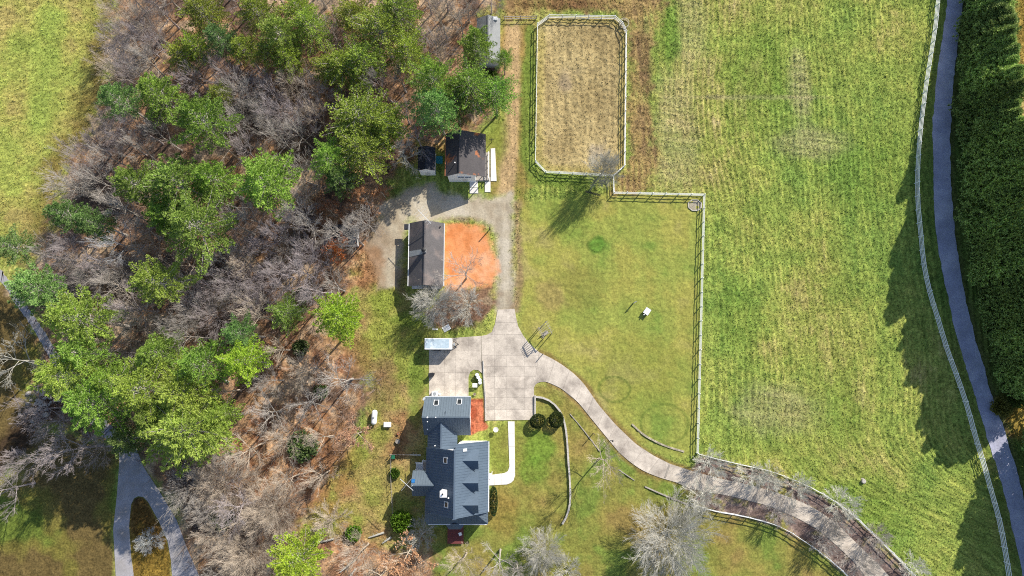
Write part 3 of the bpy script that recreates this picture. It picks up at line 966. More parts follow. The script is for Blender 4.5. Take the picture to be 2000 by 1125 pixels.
def gable_roof(x0, x1, y0, y1, ze, zr, axis, mat, parent, seams=0.0, t=0.10, cap=True, capmat=None):
    if axis == 'y':
        xm = (x0 + x1) / 2
        slope('roof_slope', [(x0, y0, ze), (xm, y0, zr), (xm, y1, zr), (x0, y1, ze)], mat, parent, t, seams)
        slope('roof_slope', [(x1, y0, ze), (x1, y1, ze), (xm, y1, zr), (xm, y0, zr)], mat, parent, t, seams)
        a, b = (xm, y0 - 0.01, zr + 0.01), (xm, y1 + 0.01, zr + 0.01)
    else:
        ym = (y0 + y1) / 2
        slope('roof_slope', [(x0, y0, ze), (x1, y0, ze), (x1, ym, zr), (x0, ym, zr)], mat, parent, t, seams)
        slope('roof_slope', [(x0, y1, ze), (x0, ym, zr), (x1, ym, zr), (x1, y1, ze)], mat, parent, t, seams)
        a, b = (x0 - 0.01, ym, zr + 0.01), (x1 + 0.01, ym, zr + 0.01)
    if cap:
        MB().bar(a, b, 0.22, 0.07).build('ridge_cap', capmat or mat, parent)


def window_box(parent, cx, cy, cz, nx_, ny_, w, h, panes=2):
    """upright window in a wall facing (nx,ny)"""
    n_ = Vector((nx_, ny_, 0))
    s_ = Vector((-ny_, nx_, 0))
    cpt = Vector((cx, cy, cz))
    m_ = MB()
    for k in (-1, 1):
        m_.bar(cpt + s_ * k * w / 2 - Vector((0, 0, h / 2 + .05)) + n_ * .03, cpt + s_ * k * w / 2 + Vector((0, 0, h / 2 + .05)) + n_ * .03, 0.09)
        m_.bar(cpt - s_ * (w / 2 - .045) + Vector((0, 0, k * h / 2)) + n_ * .032, cpt + s_ * (w / 2 - .045) + Vector((0, 0, k * h / 2)) + n_ * .032, 0.09)
    fr = m_.build('window', 'white_paint', parent)
    for k in range(panes):
        a = -w / 2 + w * k / panes + 0.05
        b = -w / 2 + w * (k + 1) / panes - 0.03
        MB().prism([cpt + s_ * a + Vector((0, 0, -h / 2 + .05)) + n_ * .02, cpt + s_ * b + Vector((0, 0, -h / 2 + .05)) + n_ * .02,
                    cpt + s_ * b + Vector((0, 0, h / 2 - .05)) + n_ * .02, cpt + s_ * a + Vector((0, 0, h / 2 - .05)) + n_ * .02], 0.02, n_).build('pane', 'glass', fr)


def skylight(parent, p, nor, w, h, pane='glass', frame='trim'):
    nor = Vector(nor).normalized()
    e = Vector((0, 0, 1)).cross(nor).normalized()
    s = nor.cross(e)
    p = Vector(p) + nor * 0.05
    m_ = MB()
    for k in (-1, 1):
        m_.bar(p + e * k * w / 2 - s * (h / 2 + .05), p + e * k * w / 2 + s * (h / 2 + .05), 0.12, 0.16)
        m_.bar(p + s * k * h / 2 - e * (w / 2 - .06), p + s * k * h / 2 + e * (w / 2 - .06), 0.12, 0.155)
    f = m_.build('skylight', frame, parent)
    MB().prism([p + nor * .03 + e * a * (w / 2 - .06) + s * b * (h / 2 - .06) for a, b in ((-1, -1), (1, -1), (1, 1), (-1, 1))], 0.04, nor).build('pane', pane, f)


# ---- the main house
ZE_G, ZE_M = 3.3, 4.3
hx0 = P(832, 930, ZE_M).x
hx1 = P(954, 930, ZE_M).x
hy1 = P(880, 877, ZE_M + 3).y
hy0 = P(880, 1008, ZE_M + 3).y
house = empty('house', (0.5 * (hx0 + hx1), 0.5 * (hy0 + hy1), 0), 'large house with blue-grey metal roof, three dormers and attached garage wing', 'house')
hxm = 0.5 * (hx0 + hx1)
PT = math.tan(R(47))
zr_m = ZE_M + (hxm - hx0) * PT
gable_walls(hx0 + .45, hx1 - .45, hy0 + .35, hy1 - .35, -0.1, ZE_M + 0.30, zr_m - 0.22, 'y', 'white_siding', house)
slope('roof_slope', [(hx0, hy0, ZE_M), (hxm, hy0, zr_m), (hxm, hy1, zr_m), (hx0, hy1, ZE_M)], 'metal_roof', house, 0.1, 0.42)
ex = P(893, 870, 6).x
ney = P(930, 862, 5.0).y
zex = ZE_M + (hx1 - ex) * PT
slope('roof_slope', [(hx1, hy0, ZE_M), (hx1, ney, ZE_M), (ex, ney, zex), (ex, hy1, zex), (hxm, hy1, zr_m), (hxm, hy0, zr_m)], 'metal_roof', house, 0.1, 0.42)
MB().box(ex + .1, hx1 - .45, hy1 - 0.3, ney - .35, -0.1, ZE_M + 0.2).add(
    [(ex + .1, ney - .36, ZE_M + .2), (hx1 - .45, ney - .36, ZE_M + .2), (ex + .1, ney - .36, zex - .25), (ex + .1, hy1, ZE_M + .2), (hx1 - .45, hy1, ZE_M + .2), (ex + .1, hy1, zex - .25)],
    [(0, 1, 2), (3, 5, 4), (0, 3, 4, 1), (1, 4, 5, 2), (2, 5, 3, 0)]).build('wall', 'white_siding', house)
MB().bar((hxm, hy0 - .01, zr_m + .01), (hxm, hy1 + .01, zr_m + .01), 0.25, 0.08).build('ridge_cap', 'metal_roof', house)
nE = Vector((PT, 0, 1)).normalized()
nW = Vector((-PT, 0, 1)).normalized()


def zE(x):
    return ZE_M + (hx1 - x) * PT


def zW(x):
    return ZE_M + (x - hx0) * PT


# dormers on the east slope
for dpy in (898, 941, 984):
    xf = P(933, dpy, 7.0).x
    yc = P(933, dpy, 7.2).y
    hw = 1.5
    zrd = zE(xf) + 2.55          # dormer ridge height
    zed = zrd - hw * 1.10
    xb = hx1 - (zrd - ZE_M) / PT  # where the ridge dies into the roof
    xe = hx1 - (zed - ZE_M) / PT
    d = MB()
    d.add([(xf - .18, yc - hw + .15, zE(xf) - .3), (xf - .18, yc + hw - .15, zE(xf) - .3), (xf - .18, yc + hw - .15, zed), (xf - .18, yc, zrd - .12), (xf - .18, yc - hw + .15, zed),
           (xb - .5, yc - hw + .15, zE(xf) - .3), (xb - .5, yc + hw - .15, zE(xf) - .3), (xb - .5, yc + hw - .15, zed), (xb - .5, yc, zrd - .12), (xb - .5, yc - hw + .15, zed)],
          [(0, 1, 2, 3, 4), (9, 8, 7, 6, 5)] + [(i, i + 5, (i + 1) % 5 + 5, (i + 1) % 5) for i in range(5)])
    dm = d.build('dormer', 'white_siding', house)
    for k in (-1, 1):
        MB().prism([(xf + .15, yc, zrd), (xf + .15, yc + k * hw, zed), (xe, yc + k * hw, zed), (xb, yc, zrd)], 0.07).build('roof_slope', 'metal_roof', dm)
    window_box(dm, xf - .18, yc, zE(xf) + 0.45, 1, 0, 0.9, 0.9)

# garage wing
gx0, gx1 = P(829, 812, ZE_G).x, P(920, 812, ZE_G).x
gy1, gy0 = P(875, 775, ZE_G).y, P(875, 850, ZE_G).y
gym = .5 * (gy0 + gy1)
zr_g = ZE_G + (gym - gy0) * math.tan(R(47))
gable_walls(gx0 + .35, gx1 - .3, gy0 + .4, gy1 - .4, -0.1, ZE_G + .28, zr_g - .2, 'x', 'white_siding', house)
gable_roof(gx0, gx1, gy0, gy1, ZE_G, zr_g, 'x', 'garage_roof', house, 0.42)
nGN = Vector((0, math.tan(R(47)), 1)).normalized()
nGS = Vector((0, -math.tan(R(47)), 1)).normalized()
for spx, spy in ((852, 787), (897, 785)):
    z_ = ZE_G + 1.1
    sp = P(spx, spy, z_)
    z_ = ZE_G + (gy1 - sp.y) * math.tan(R(47))
    skylight(house, (sp.x, sp.y, z_), nGN, 0.75, 1.15)
# white garage doors on the east gable end, front door and windows
for k in (-1, 1):
    gd = MB().box(gx1 - .30, gx1 - .26, gym + k * 1.45 - 1.15, gym + k * 1.45 + 1.15, 0, 2.2).build('garage_door', 'white_paint', house)
    for q_ in range(4):
        MB().box(gx1 - .26, gx1 - .245, gym + k * 1.45 - 1.1, gym + k * 1.45 + 1.1, 0.05 + q_ * .54, 0.55 + q_ * .54).build('door_panel', 'trim', gd)
for wy in (0.12, 0.3, 0.68, 0.86):
    window_box(house, hx1 - .45, hy0 + (hy1 - hy0) * wy, 1.6, 1, 0, 1.1, 1.5)
for wy in (0.2, 0.75):
    window_box(house, hx0 + .45, hy0 + (hy1 - hy0) * wy, 1.6, -1, 0, 1.0, 1.4)
fd = MB().box(hx1 - .45, hx1 - .40, P(955, 938).y - .5, P(955, 938).y + .5, 0, 2.1).build('front_door', 'red_deck', house)
MB().lathe((hx1 - .36, P(955, 938).y + .38, 1.0), [(.03, -.03), (.045, 0), (.03, .03)], 8).build('handle', 'galvanised', fd)
# entry canopy
ec = P(955.5, 929, 2.6)
en = MB().prism([(hx1 - .05, ec.y - .55, 2.7), (hx1 + .55, ec.y - .55, 2.5), (hx1 + .55, ec.y + .35, 2.5), (hx1 - .05, ec.y + .35, 2.7)], .08).build('entry_canopy', 'white_paint', house)
for k in (-.45, .28):
    MB().bar((hx1 + .48, ec.y + k, 0), (hx1 + .48, ec.y + k, 2.43), .1).build('column', 'white_paint', en)

# link between garage and main block
lx0, lx1 = P(835, 870, 3.6).x, P(893, 870, 3.6).x
lxm = P(861, 860, 6.0).x
ly0, ly1 = hy1 - .3, gym - 0.2
zr_l = 3.6 + (lx1 - lxm) * math.tan(R(41))
tl_ = math.tan(R(47))
yv = gy0 + (zr_l - ZE_G) / tl_                                 # where the link's ridge meets the garage slope
ye = gy0 + (3.6 - ZE_G) / tl_
slope('roof_slope', [(lx1, ly0, 3.6), (lx1, ye, 3.6), (lxm, yv, zr_l), (lxm, ly0, zr_l)], 'metal_roof', house, .1, .42)
slope('roof_slope', [(lx0, ly0, 3.6), (lxm, ly0, zr_l), (lxm, yv, zr_l), (lx0, ye, 3.6)], 'metal_roof', house, .1, .42)
MB().bar((lxm, ly0, zr_l + .01), (lxm, yv, zr_l + .01), 0.22, .07).build('ridge_cap', 'metal_roof', house)
MB().box(lx0 + .3, lx1 - .3, hy1 - .34, gy0 + .5, -.1, 3.55).build('wall', 'white_siding', house)
# ridge vent cricket on the garage
vx = P(873, 811, zr_g).x
MB().prism([(vx - .35, gym - .1, zr_g + .02), (vx + .55, gym - .1, zr_g + .02), (vx - .25, gym + 1.0, zr_g - .55)], .25).build('cricket', 'garage_roof', house)

# west wing
ZW_E = 3.9
wy1, wy0 = P(815, 919, ZW_E).y, P(815, 969, ZW_E).y
wx0 = P(805, 945, ZW_E + .6).x
wym = .5 * (wy0 + wy1)
zr_w = ZW_E + (wym - wy0) * math.tan(R(46))
xv = hx0 + (zr_w - ZE_M) / PT
xw = hx0 + max(0.0, (ZW_E - ZE_M) / PT)
slope('roof_slope', [(wx0, wy1, ZW_E), (wx0, wym, zr_w), (xv, wym, zr_w), (xw, wy1, ZW_E)], 'garage_roof', house, .1, .42)
slope('roof_slope', [(wx0, wy0, ZW_E), (xw, wy0, ZW_E), (xv, wym, zr_w), (wx0, wym, zr_w)], 'garage_roof', house, .1, .42)
MB().bar((wx0, wym, zr_w + .01), (xv, wym, zr_w + .01), .22, .07).build('ridge_cap', 'garage_roof', house)
gable_walls(wx0 + .3, hx0 + .5, wy0 + .35, wy1 - .35, -.1, ZW_E + .25, zr_w - .2, 'x', 'white_siding', house)
window_box(house, wx0 + .3, wym, 1.6, -1, 0, 1.2, 1.4)
nWN = Vector((0, math.tan(R(46)), 1)).normalized()
sp = P(807, 940, zr_w - .45)
skylight(house, (sp.x, sp.y, zr_w - (sp.y - wym) * math.tan(R(46))), nWN, .45, .6, 'blue_glass', 'blue_glass')
# skylights, chimney and pipes on the west slope; vent on the east slope
for spx, spy in ((870, 900), (872, 986)):
    sp = P(spx, spy, zr_m - 1.2)
    skylight(house, (sp.x, sp.y, zW(sp.x)), nW, .85, .9)
cp = P(866, 965, zr_m + .3)
ch = MB().box(cp.x - .45, cp.x + .45, cp.y - .4, cp.y + .4, zW(cp.x) - .8, zr_m + .2).build('chimney', 'white_siding', house)
MB().box(cp.x - .55, cp.x + .55, cp.y - .5, cp.y + .5, zr_m + .2, zr_m + .32).build('chimney_cap', 'white_paint', ch)
MB().lathe((cp.x - .1, cp.y, zr_m + .32), [(.13, 0), (.13, .3), (.1, .3)], 10).build('flue', 'black_metal', ch)
for vpx, vpy, sz in ((880, 965, .10), (849, 871, .08), (837, 814, .1), (853, 814, .07), (836, 823, .07), (834, 839, .08)):
    vp = P(vpx, vpy, 5.5)
    zb = zW(vp.x) if vpy > 880 else (ZE_G + (vp.y - gy0) * tl_ if vpy < 850 else 3.6 + (vp.x - lx0) * .8)
    MB().lathe((vp.x, vp.y, zb - .1), [(sz, 0), (sz, .42), (sz * 1.3, .42), (sz * 1.3, .5)], 8).build('vent_pipe', 'white_paint', house)
vp = P(909, 876, 6.0)
e_, s_ = Vector((0, 1, 0)), Vector((-1, 0, PT)).normalized()
q0 = Vector((vp.x, vp.y, zE(vp.x))) + nE * .16
MB().prism([q0 + e_ * a * .2 + s_ * b * .4 for a, b in ((-1, -1), (1, -1), (1, 1), (-1, 1))], .14, nE).build('roof_vent', 'white_paint', house)

# south rooms: lean-to roof with hipped east end, bay, flat strip at the west
ys0 = P(880, 1024, 3.6).y
zs1 = 5.4
slope('roof_slope', [(hx0 + .1, ys0, 3.5), (hx1 - .05, ys0, 3.5), (hx1 - 2.0, hy0 - .02, zs1), (hx0 + .1, hy0 - .02, zs1)], 'metal_roof', house, .1, .42)
slope('roof_slope', [(hx1 - .05, ys0, 3.5), (hx1 - .05, hy0 - .02, 4.15), (hx1 - 2.0, hy0 - .02, zs1)], 'garage_roof', house, .1, .42)
MB().box(hx0 + .4, hx1 - .4, ys0 + .35, hy0 + .3, -.1, 3.35).build('wall', 'white_siding', house)
bx0, bx1 = P(868, 1030, 3).x, P(909, 1030, 3).x
byy = P(888, 1034, 3.1).y
bw = bx1 - bx0
bay = [(bx0, ys0 + .05), (bx0 + bw * .22, byy), (bx1 - bw * .22, byy), (bx1, ys0 + .05)]
mb = MB()
ctr = ((bx0 + bx1) / 2, ys0 + .1, 3.9)
for a, b in zip(bay[:-1], bay[1:]):
    mb.prism([(a[0], a[1], 3.05), (b[0], b[1], 3.05), ctr], .08)
mb.build('bay_roof', 'metal_roof', house)
MB().prism([(a * .94 + .06 * ctr[0], b * .94 + .06 * ctr[1], 2.98) for a, b in bay], 3.0).build('bay_wall', 'white_siding', house)
sp = P(887, 1012, 5.0)
skylight(house, (sp.x, sp.y, 3.5 + (sp.y - ys0) * (zs1 - 3.5) / (hy0 - ys0) + .03), Vector((0, -(zs1 - 3.5) / (hy0 - ys0), 1)), .5, .8, 'blue_glass')
fx0, fx1 = P(829.5, 1000, 3).x, P(837, 1000, 3).x
fy0, fy1 = P(833, 1019, 3).y, P(833, 972, 3).y
MB().box(fx0, hx0 + .4, fy0, fy1, 2.85, 2.97).build('porch_roof', 'shed_roof', house)
for k in (.1, .5, .9):
    MB().bar((fx0 + .12, fy0 + (fy1 - fy0) * k, -.05), (fx0 + .12, fy0 + (fy1 - fy0) * k, 2.85), .12).build('porch_post', 'white_paint', house)
# gutters
MB().bar((hx1 + .05, hy0 + .1, ZE_M - .08), (hx1 + .05, ney - .1, ZE_M - .08), .13).build('gutter', 'white_paint', house)
MB().bar((gx0 + .1, gy1 + .06, ZE_G - .08), (gx1 - .1, gy1 + .06, ZE_G - .08), .13).build('gutter', 'trim', house)
MB().bar((hx0 + .4, ys0 - .06, 3.42), (hx1 - .2, ys0 - .06, 3.42), .12).build('gutter', 'white_paint', house)

# back steps with white rails on the west side
st = P(822, 914, 1)
stairs = empty('back_stairs', (st.x, st.y, 0), 'white railed back steps and landing beside the west wing', 'stairs')
sx0, sx1 = P(812, 911, 1.2).x, hx0 + .45
sy0, sy1 = wy1 - .3, P(820, 899, 1.2).y
lm = sx0 + 1.2
MB().box(lm, sx1, sy0, sy1, 1.05, 1.17).build('landing', 'grey_wood', stairs)
for i in range(5):
    MB().box(sx0 - .1 + i * .26, sx0 + .14 + i * .26, sy0 + .1, sy0 + 1.1, .17 + i * .19, .22 + i * .19).build('step', 'weathered_white', stairs)
for yy in (sy0 + .06, sy0 + 1.16):
    MB().bar((sx0 - .1, yy, .1), (lm + .1, yy, 1.05), .07, .22).build('stringer', 'white_paint', stairs)
    MB().bar((sx0 - .1, yy, 1.0), (lm, yy, 2.05), .09).build('handrail', 'white_paint', stairs)
    MB().bar((sx0 - .05, yy, 0), (sx0 - .05, yy, 1.1), .1).build('newel_post', 'white_paint', stairs)
for xx, yy in ((lm, sy1), (lm, sy0 + 1.16), (sx1 - .55, sy1)):
    MB().bar((xx, yy, -.05), (xx, yy, 2.15), .11).build('newel_post', 'white_paint', stairs)
MB().bar((lm, sy0 + 1.2, 2.05), (lm, sy1, 2.05), .1).build('handrail', 'white_paint', stairs)
MB().bar((lm, sy1, 2.05), (sx1 - .5, sy1, 2.05), .1).build('handrail', 'white_paint', stairs)

# dark red deck in the house's shade
dk = empty('deck', P(890, 1048), 'dark red timber deck in the shade behind the bay window', 'deck')
dx0, dx1 = P(874, 1045, .5).x, P(906, 1045, .5).x
dy0, dy1 = P(890, 1062, .5).y, byy - .05
mb = MB()
n_ = int((dx1 - dx0) / .14)
for i in range(n_):
    mb.box(dx0 + i * .14, dx0 + i * .14 + .128, dy0, dy1, .45, .49)
tag(mb.build('deck_boards', 'red_deck', dk), kind='stuff')
for xx in (dx0 + .1, dx1 - .15):
    for yy in (dy0 + .1, dy1 - .1):
        MB().bar((xx, yy, -.05), (xx, yy, .45), .12).build('post', 'red_deck', dk)


def chair(p, rz, label, mat='white_paint', group=None):
    r_ = empty('garden_chair', p, label, 'chair', group)
    z0 = p[2]
    x, y = p[0], p[1]
    MB().box(x - .24, x + .24, y - .22, y + .24, z0 + .40, z0 + .45).build('seat', mat, r_)
    MB().prism([(x - .24, y - .22, z0 + .45), (x + .24, y - .22, z0 + .45), (x + .24, y - .36, z0 + .95), (x - .24, y - .36, z0 + .95)], .04, (0, -1, 0.2)).build('backrest', mat, r_)
    for a in (-.21, .21):
        for b in (-.19, .21):
            MB().bar((x + a, y + b, z0), (x + a, y + b, z0 + .4), .05).build('leg', mat, r_)
    r_.rotation_euler.z = rz
    return r_


cpx = P(899, 1043, .8)
chair((cpx.x, cpx.y, .49), R(200), 'white garden chair alone on the dark red deck')


# ---- barn beside the clay pad
ZB = 2.9
bx0, bx1 = P(798.5, 500, ZB).x, P(866.5, 500, ZB).x
by1, by0 = P(840, 433, ZB + 1).y, P(840, 558, ZB + 1).y
barn = empty('barn', (.5 * (bx0 + bx1), .5 * (by0 + by1), 0), 'long barn with dark brown shingle roof beside the orange clay pad', 'barn')
bxm = P(832, 500, ZB + 2.3).x
tb = ZB + 2.2
gable_walls(bx0 + .35, bx1 - .35, by0 + .3, by1 - .3, -.1, ZB + .08, tb - .2, 'y', 'weathered_white', barn)
gable_roof(bx0, bx1, by0, by1, ZB, tb, 'y', 'barn_roof', barn, 0, .12)
xm_ = .5 * (bx0 + bx1)
slp = (tb - ZB) / (xm_ - bx0)
ck = P(828, 489, tb + .5)
chm = MB().box(ck.x - .32, ck.x + .32, ck.y - .32, ck.y + .32, tb - .9, tb + 1.0).build('chimney', 'galvanised', barn)
MB().lathe((ck.x, ck.y, tb + 1.0), [(.38, 0), (.40, .05), (.1, .25)], 12).build('chimney_cap', 'black_metal', chm)
fy = ck.y - .05
MB().prism([(bx0 + .05, fy - .62, ZB + .05 * slp + .03), (bx0 + .05, fy + .38, ZB + .05 * slp + .03), (ck.x - .33, fy + .42, ZB + (ck.x - .33 - bx0) * slp + .03), (ck.x - .33, fy - .42, ZB + (ck.x - .33 - bx0) * slp + .03)], .05).build('flashing', 'flashing', barn)
MB().bar((bx1 + .06, by0 + .1, ZB - .06), (bx1 + .06, by1 - .1, ZB - .06), .12).build('gutter', 'trim', barn)
MB().bar((bx0 - .06, by0 + .1, ZB - .06), (bx0 - .06, by1 - .1, ZB - .06), .12).build('gutter', 'white_paint', barn)
for k, w in ((-1.6, 1.3), (1.3, 1.0)):
    window_box(barn, xm_ + k, by0 + .3, 1.5, 0, -1, w, 1.1)
bd = MB().box(xm_ - .5, xm_ + .45, by0 + .26, by0 + .30, 0, 2.05).build('door', 'white_paint', barn)
MB().lathe((xm_ + .35, by0 + .23, 1.0), [(.02, -.03), (.04, 0), (.02, .03)], 8).build('handle', 'black_metal', bd)
MB().prism([(xm_ - 2.4, by0 + .3, 2.75), (xm_ + 2.6, by0 + .3, 2.75), (xm_ + 2.6, by0 - .35, 2.45), (xm_ - 2.4, by0 - .35, 2.45)], .07).build('awning', 'weathered_white', barn)
vp = P(860, 443, ZB + .6)
MB().lathe((vp.x, vp.y, ZB + (bx1 - vp.x) * slp - .1), [(.09, 0), (.09, .4), (.12, .4), (.12, .5)], 8).build('vent_pipe', 'black_metal', barn)
vp = P(793, 443, 2.2)
MB().box(vp.x - .35, bx0 + .3, vp.y - .5, vp.y + .5, 2.0, 2.1).build('door_hood', 'dark_roof', barn)


def yagi(p_mast, z0, z1, a, b, n_el, label, mat='trim'):
    """television aerial: mast, boom from a to b, cross elements"""
    r_ = empty('television_aerial', (p_mast.x, p_mast.y, z0), label, 'aerial')
    MB().tube((p_mast.x, p_mast.y, z0), (p_mast.x, p_mast.y, z1), .03, n=6).build('mast', mat, r_)
    a, b = Vector(a), Vector(b)
    MB().bar(a, b, .07).build('boom', mat, r_)
    d = (b - a).normalized()
    s = d.cross(Vector((0, 0, 1)))
    for i in range(n_el):
        p = a.lerp(b, (i + .5) / n_el) + Vector((0, 0, .04))
        w = .45 + .75 * (1 - i / n_el)
        MB().tube(p - s * w, p + s * w, .018, n=5).build('element', mat, r_)
    return r_


za = tb + 1.4
m0 = P(830, 427, za)
m0.y = min(m0.y, by1 - .4)
yagi(Vector((xm_, by1 - .3, 0)), tb - .1, za + .1, P(816, 409, za), P(842, 437, za), 6, 'white television aerial above the barn gable end')
za = zr_w + 1.0
yagi(Vector((wx0 + .3, wym, 0)), zr_w - .1, za + .1, P(781, 935, za), P(807, 958, za), 1, 'pale boom aerial on the gable of the west wing')

# ---- cottage near the top with a front porch
ZC = 3.8
cx0, cx1 = P(870.5, 305, ZC).x, P(948.5, 305, ZC).x
cy1, cy0 = P(905, 257, ZC + 1).y, P(905, 341, ZC + 1).y
cot = empty('cottage', (.5 * (cx0 + cx1), .5 * (cy0 + cy1), 0), 'small white cottage with leaf-strewn dark shingle roof and side porch', 'house')
cxm = P(897.5, 300, ZC + 2).x
zc = ZC + 1.9
slope('roof_slope', [(cx0, cy0, ZC), (cxm, cy0, zc), (cxm, cy1, zc), (cx0, cy1, ZC)], 'cottage_roof', cot, .12)
slope('roof_slope', [(cx1, cy0, ZC - .25), (cx1, cy1, ZC - .25), (cxm, cy1, zc), (cxm, cy0, zc)], 'cottage_roof', cot, .12)
MB().bar((cxm, cy0, zc + .01), (cxm, cy1, zc + .01), .22, .07).build('ridge_cap', 'cottage_roof', cot)
pw = P(929, 345, 1.0).x           # the porch takes the strip east of here
m_ = MB()
sec = [(cx0 + .35, -.1), (pw, -.1), (pw, ZC + .55), (cxm, zc - .15), (cx0 + .35, ZC + .1)]
m_.add([(a, cy0 + .1, b) for a, b in sec] + [(a, cy1 - .3, b) for a, b in sec], [(0, 1, 2, 3, 4), (9, 8, 7, 6, 5)] + [(i, i + 5, (i + 1) % 5 + 5, (i + 1) % 5) for i in range(5)])
m_.build('wall', 'white_siding', cot)
MB().bar((cx0 - .06, cy0 + .1, ZC - .08), (cx0 - .06, cy1 - .1, ZC - .08), .13).build('gutter', 'terracotta', cot)
for wpx in (901, 915):
    p = P(wpx, 346, 2.0)
    window_box(cot, p.x, cy0 + .1, 3.1, 0, -1, 1.15, .75)
p = P(909, 352, 1)
MB().box(p.x - .45, p.x + .45, cy0 + .06, cy0 + .1, .25, 2.1).build('door', 'weathered_white', cot)
px1 = P(956, 320, .4).x
MB().box(pw + .01, px1, cy0 + .3, cy1 - 2.2, .0, .35).build('porch_floor', 'grey_wood', cot)
for k in range(5):
    yy = cy0 + .4 + (cy1 - 2.4 - cy0 - .4) * k / 4
    MB().bar((px1 - .1, yy, .35), (px1 - .1, yy, 2.45 if False else 1.35), .1).build('porch_post', 'white_paint', cot)
    MB().bar((cx1 - .2, yy, .35), (cx1 - .2, yy, ZC - .3), .12).build('porch_column', 'white_paint', cot)
MB().bar((px1 - .1, cy0 + .35, 1.38), (px1 - .1, cy1 - 2.35, 1.38), .12).build('porch_rail', 'white_paint', cot)
MB().bar((px1 - .1, cy0 + .35, .8), (px1 - .1, cy1 - 2.35, .8), .07).build('porch_rail', 'white_paint', cot)
vp = P(889, 319, ZC + 1.2)
MB().lathe((vp.x, vp.y, ZC + (vp.x - cx0) * (zc - ZC) / (cxm - cx0) - .1), [(.08, 0), (.08, .4), (.11, .4), (.11, .5)], 8).build('vent_pipe', 'white_paint', cot)
cw = empty('cottage_walk', (0, 0, 0), 'pale concrete ramp and steps beside the white cottage', 'path', kind='structure')
for poly in ([(958.5, 290), (967, 289), (970, 353.5), (958.5, 353.5)], [(947, 354.5), (958, 354.5), (958, 375), (947, 375)], [(934, 346), (957.5, 346), (957.5, 353.7), (934, 353.7)], [(917, 350), (933, 350), (933.5, 366), (917.5, 366)], [(917.5, 366.8), (933.5, 366.8), (934, 377.5), (917.5, 377.5)]):
    MB().prism(PP(poly, .07), .14).build('slab', 'pale_concrete', cw)


def shed(px0, px1, py0, py1, ze, rise, roof, wall, label, ridge=None, name='shed', seams=0, thing_cat='shed'):
    x0, x1 = P(px0, .5 * (py0 + py1), ze).x, P(px1, .5 * (py0 + py1), ze).x
    y1, y0 = P(.5 * (px0 + px1), py0, ze).y, P(.5 * (px0 + px1), py1, ze).y
    r_ = empty(name, (.5 * (x0 + x1), .5 * (y0 + y1), 0), label, thing_cat)
    gable_walls(x0 + .2, x1 - .2, y0 + .08, y1 - .2, -.1, ze - .07, ze + rise - .16, 'y', wall, r_)
    gable_roof(x0, x1, y0, y1, ze, ze + rise, 'y', roof, r_, seams, .1)
    xm = .5 * (x0 + x1)
    d_ = MB().box(xm - .45, xm + .45, y0 + .04, y0 + .08, 0, 1.95).build('door', 'weathered_white', r_)
    MB().lathe((xm + .35, y0 + .01, 1.0), [(.02, -.03), (.04, 0), (.02, .03)], 8).build('handle', 'black_metal', d_)
    window_box(r_, x1 - .2, .5 * (y0 + y1), 1.4, 1, 0, .7, .7)
    return r_, (x0, x1, y0, y1)


shed(816, 850, 288, 333, 3.1, .9, 'dark_roof', 'white_siding', 'small white shed with dark roof between cottage and pale bare tree')
r_, (sx0_, sx1_, sy0_, sy1_) = shed(931, 977, 36, 120, 2.8, 1.3, 'shed_roof', 'weathered_white', 'long shed with light grey metal roof at the wood edge')
MB().box(sx1_ - 1.3, sx1_ - .5, sy1_ - .7, sy1_ - .1, 3.3, 3.65).build('roof_vent', 'white_paint', r_)
shed(632, 698, 440, 478, 2.3, .7, 'dark_roof', 'weathered_white', 'dark-roofed hut hidden among leafless trees in the wood')


# ------------------------------------------------------------------ fences
_post = {}


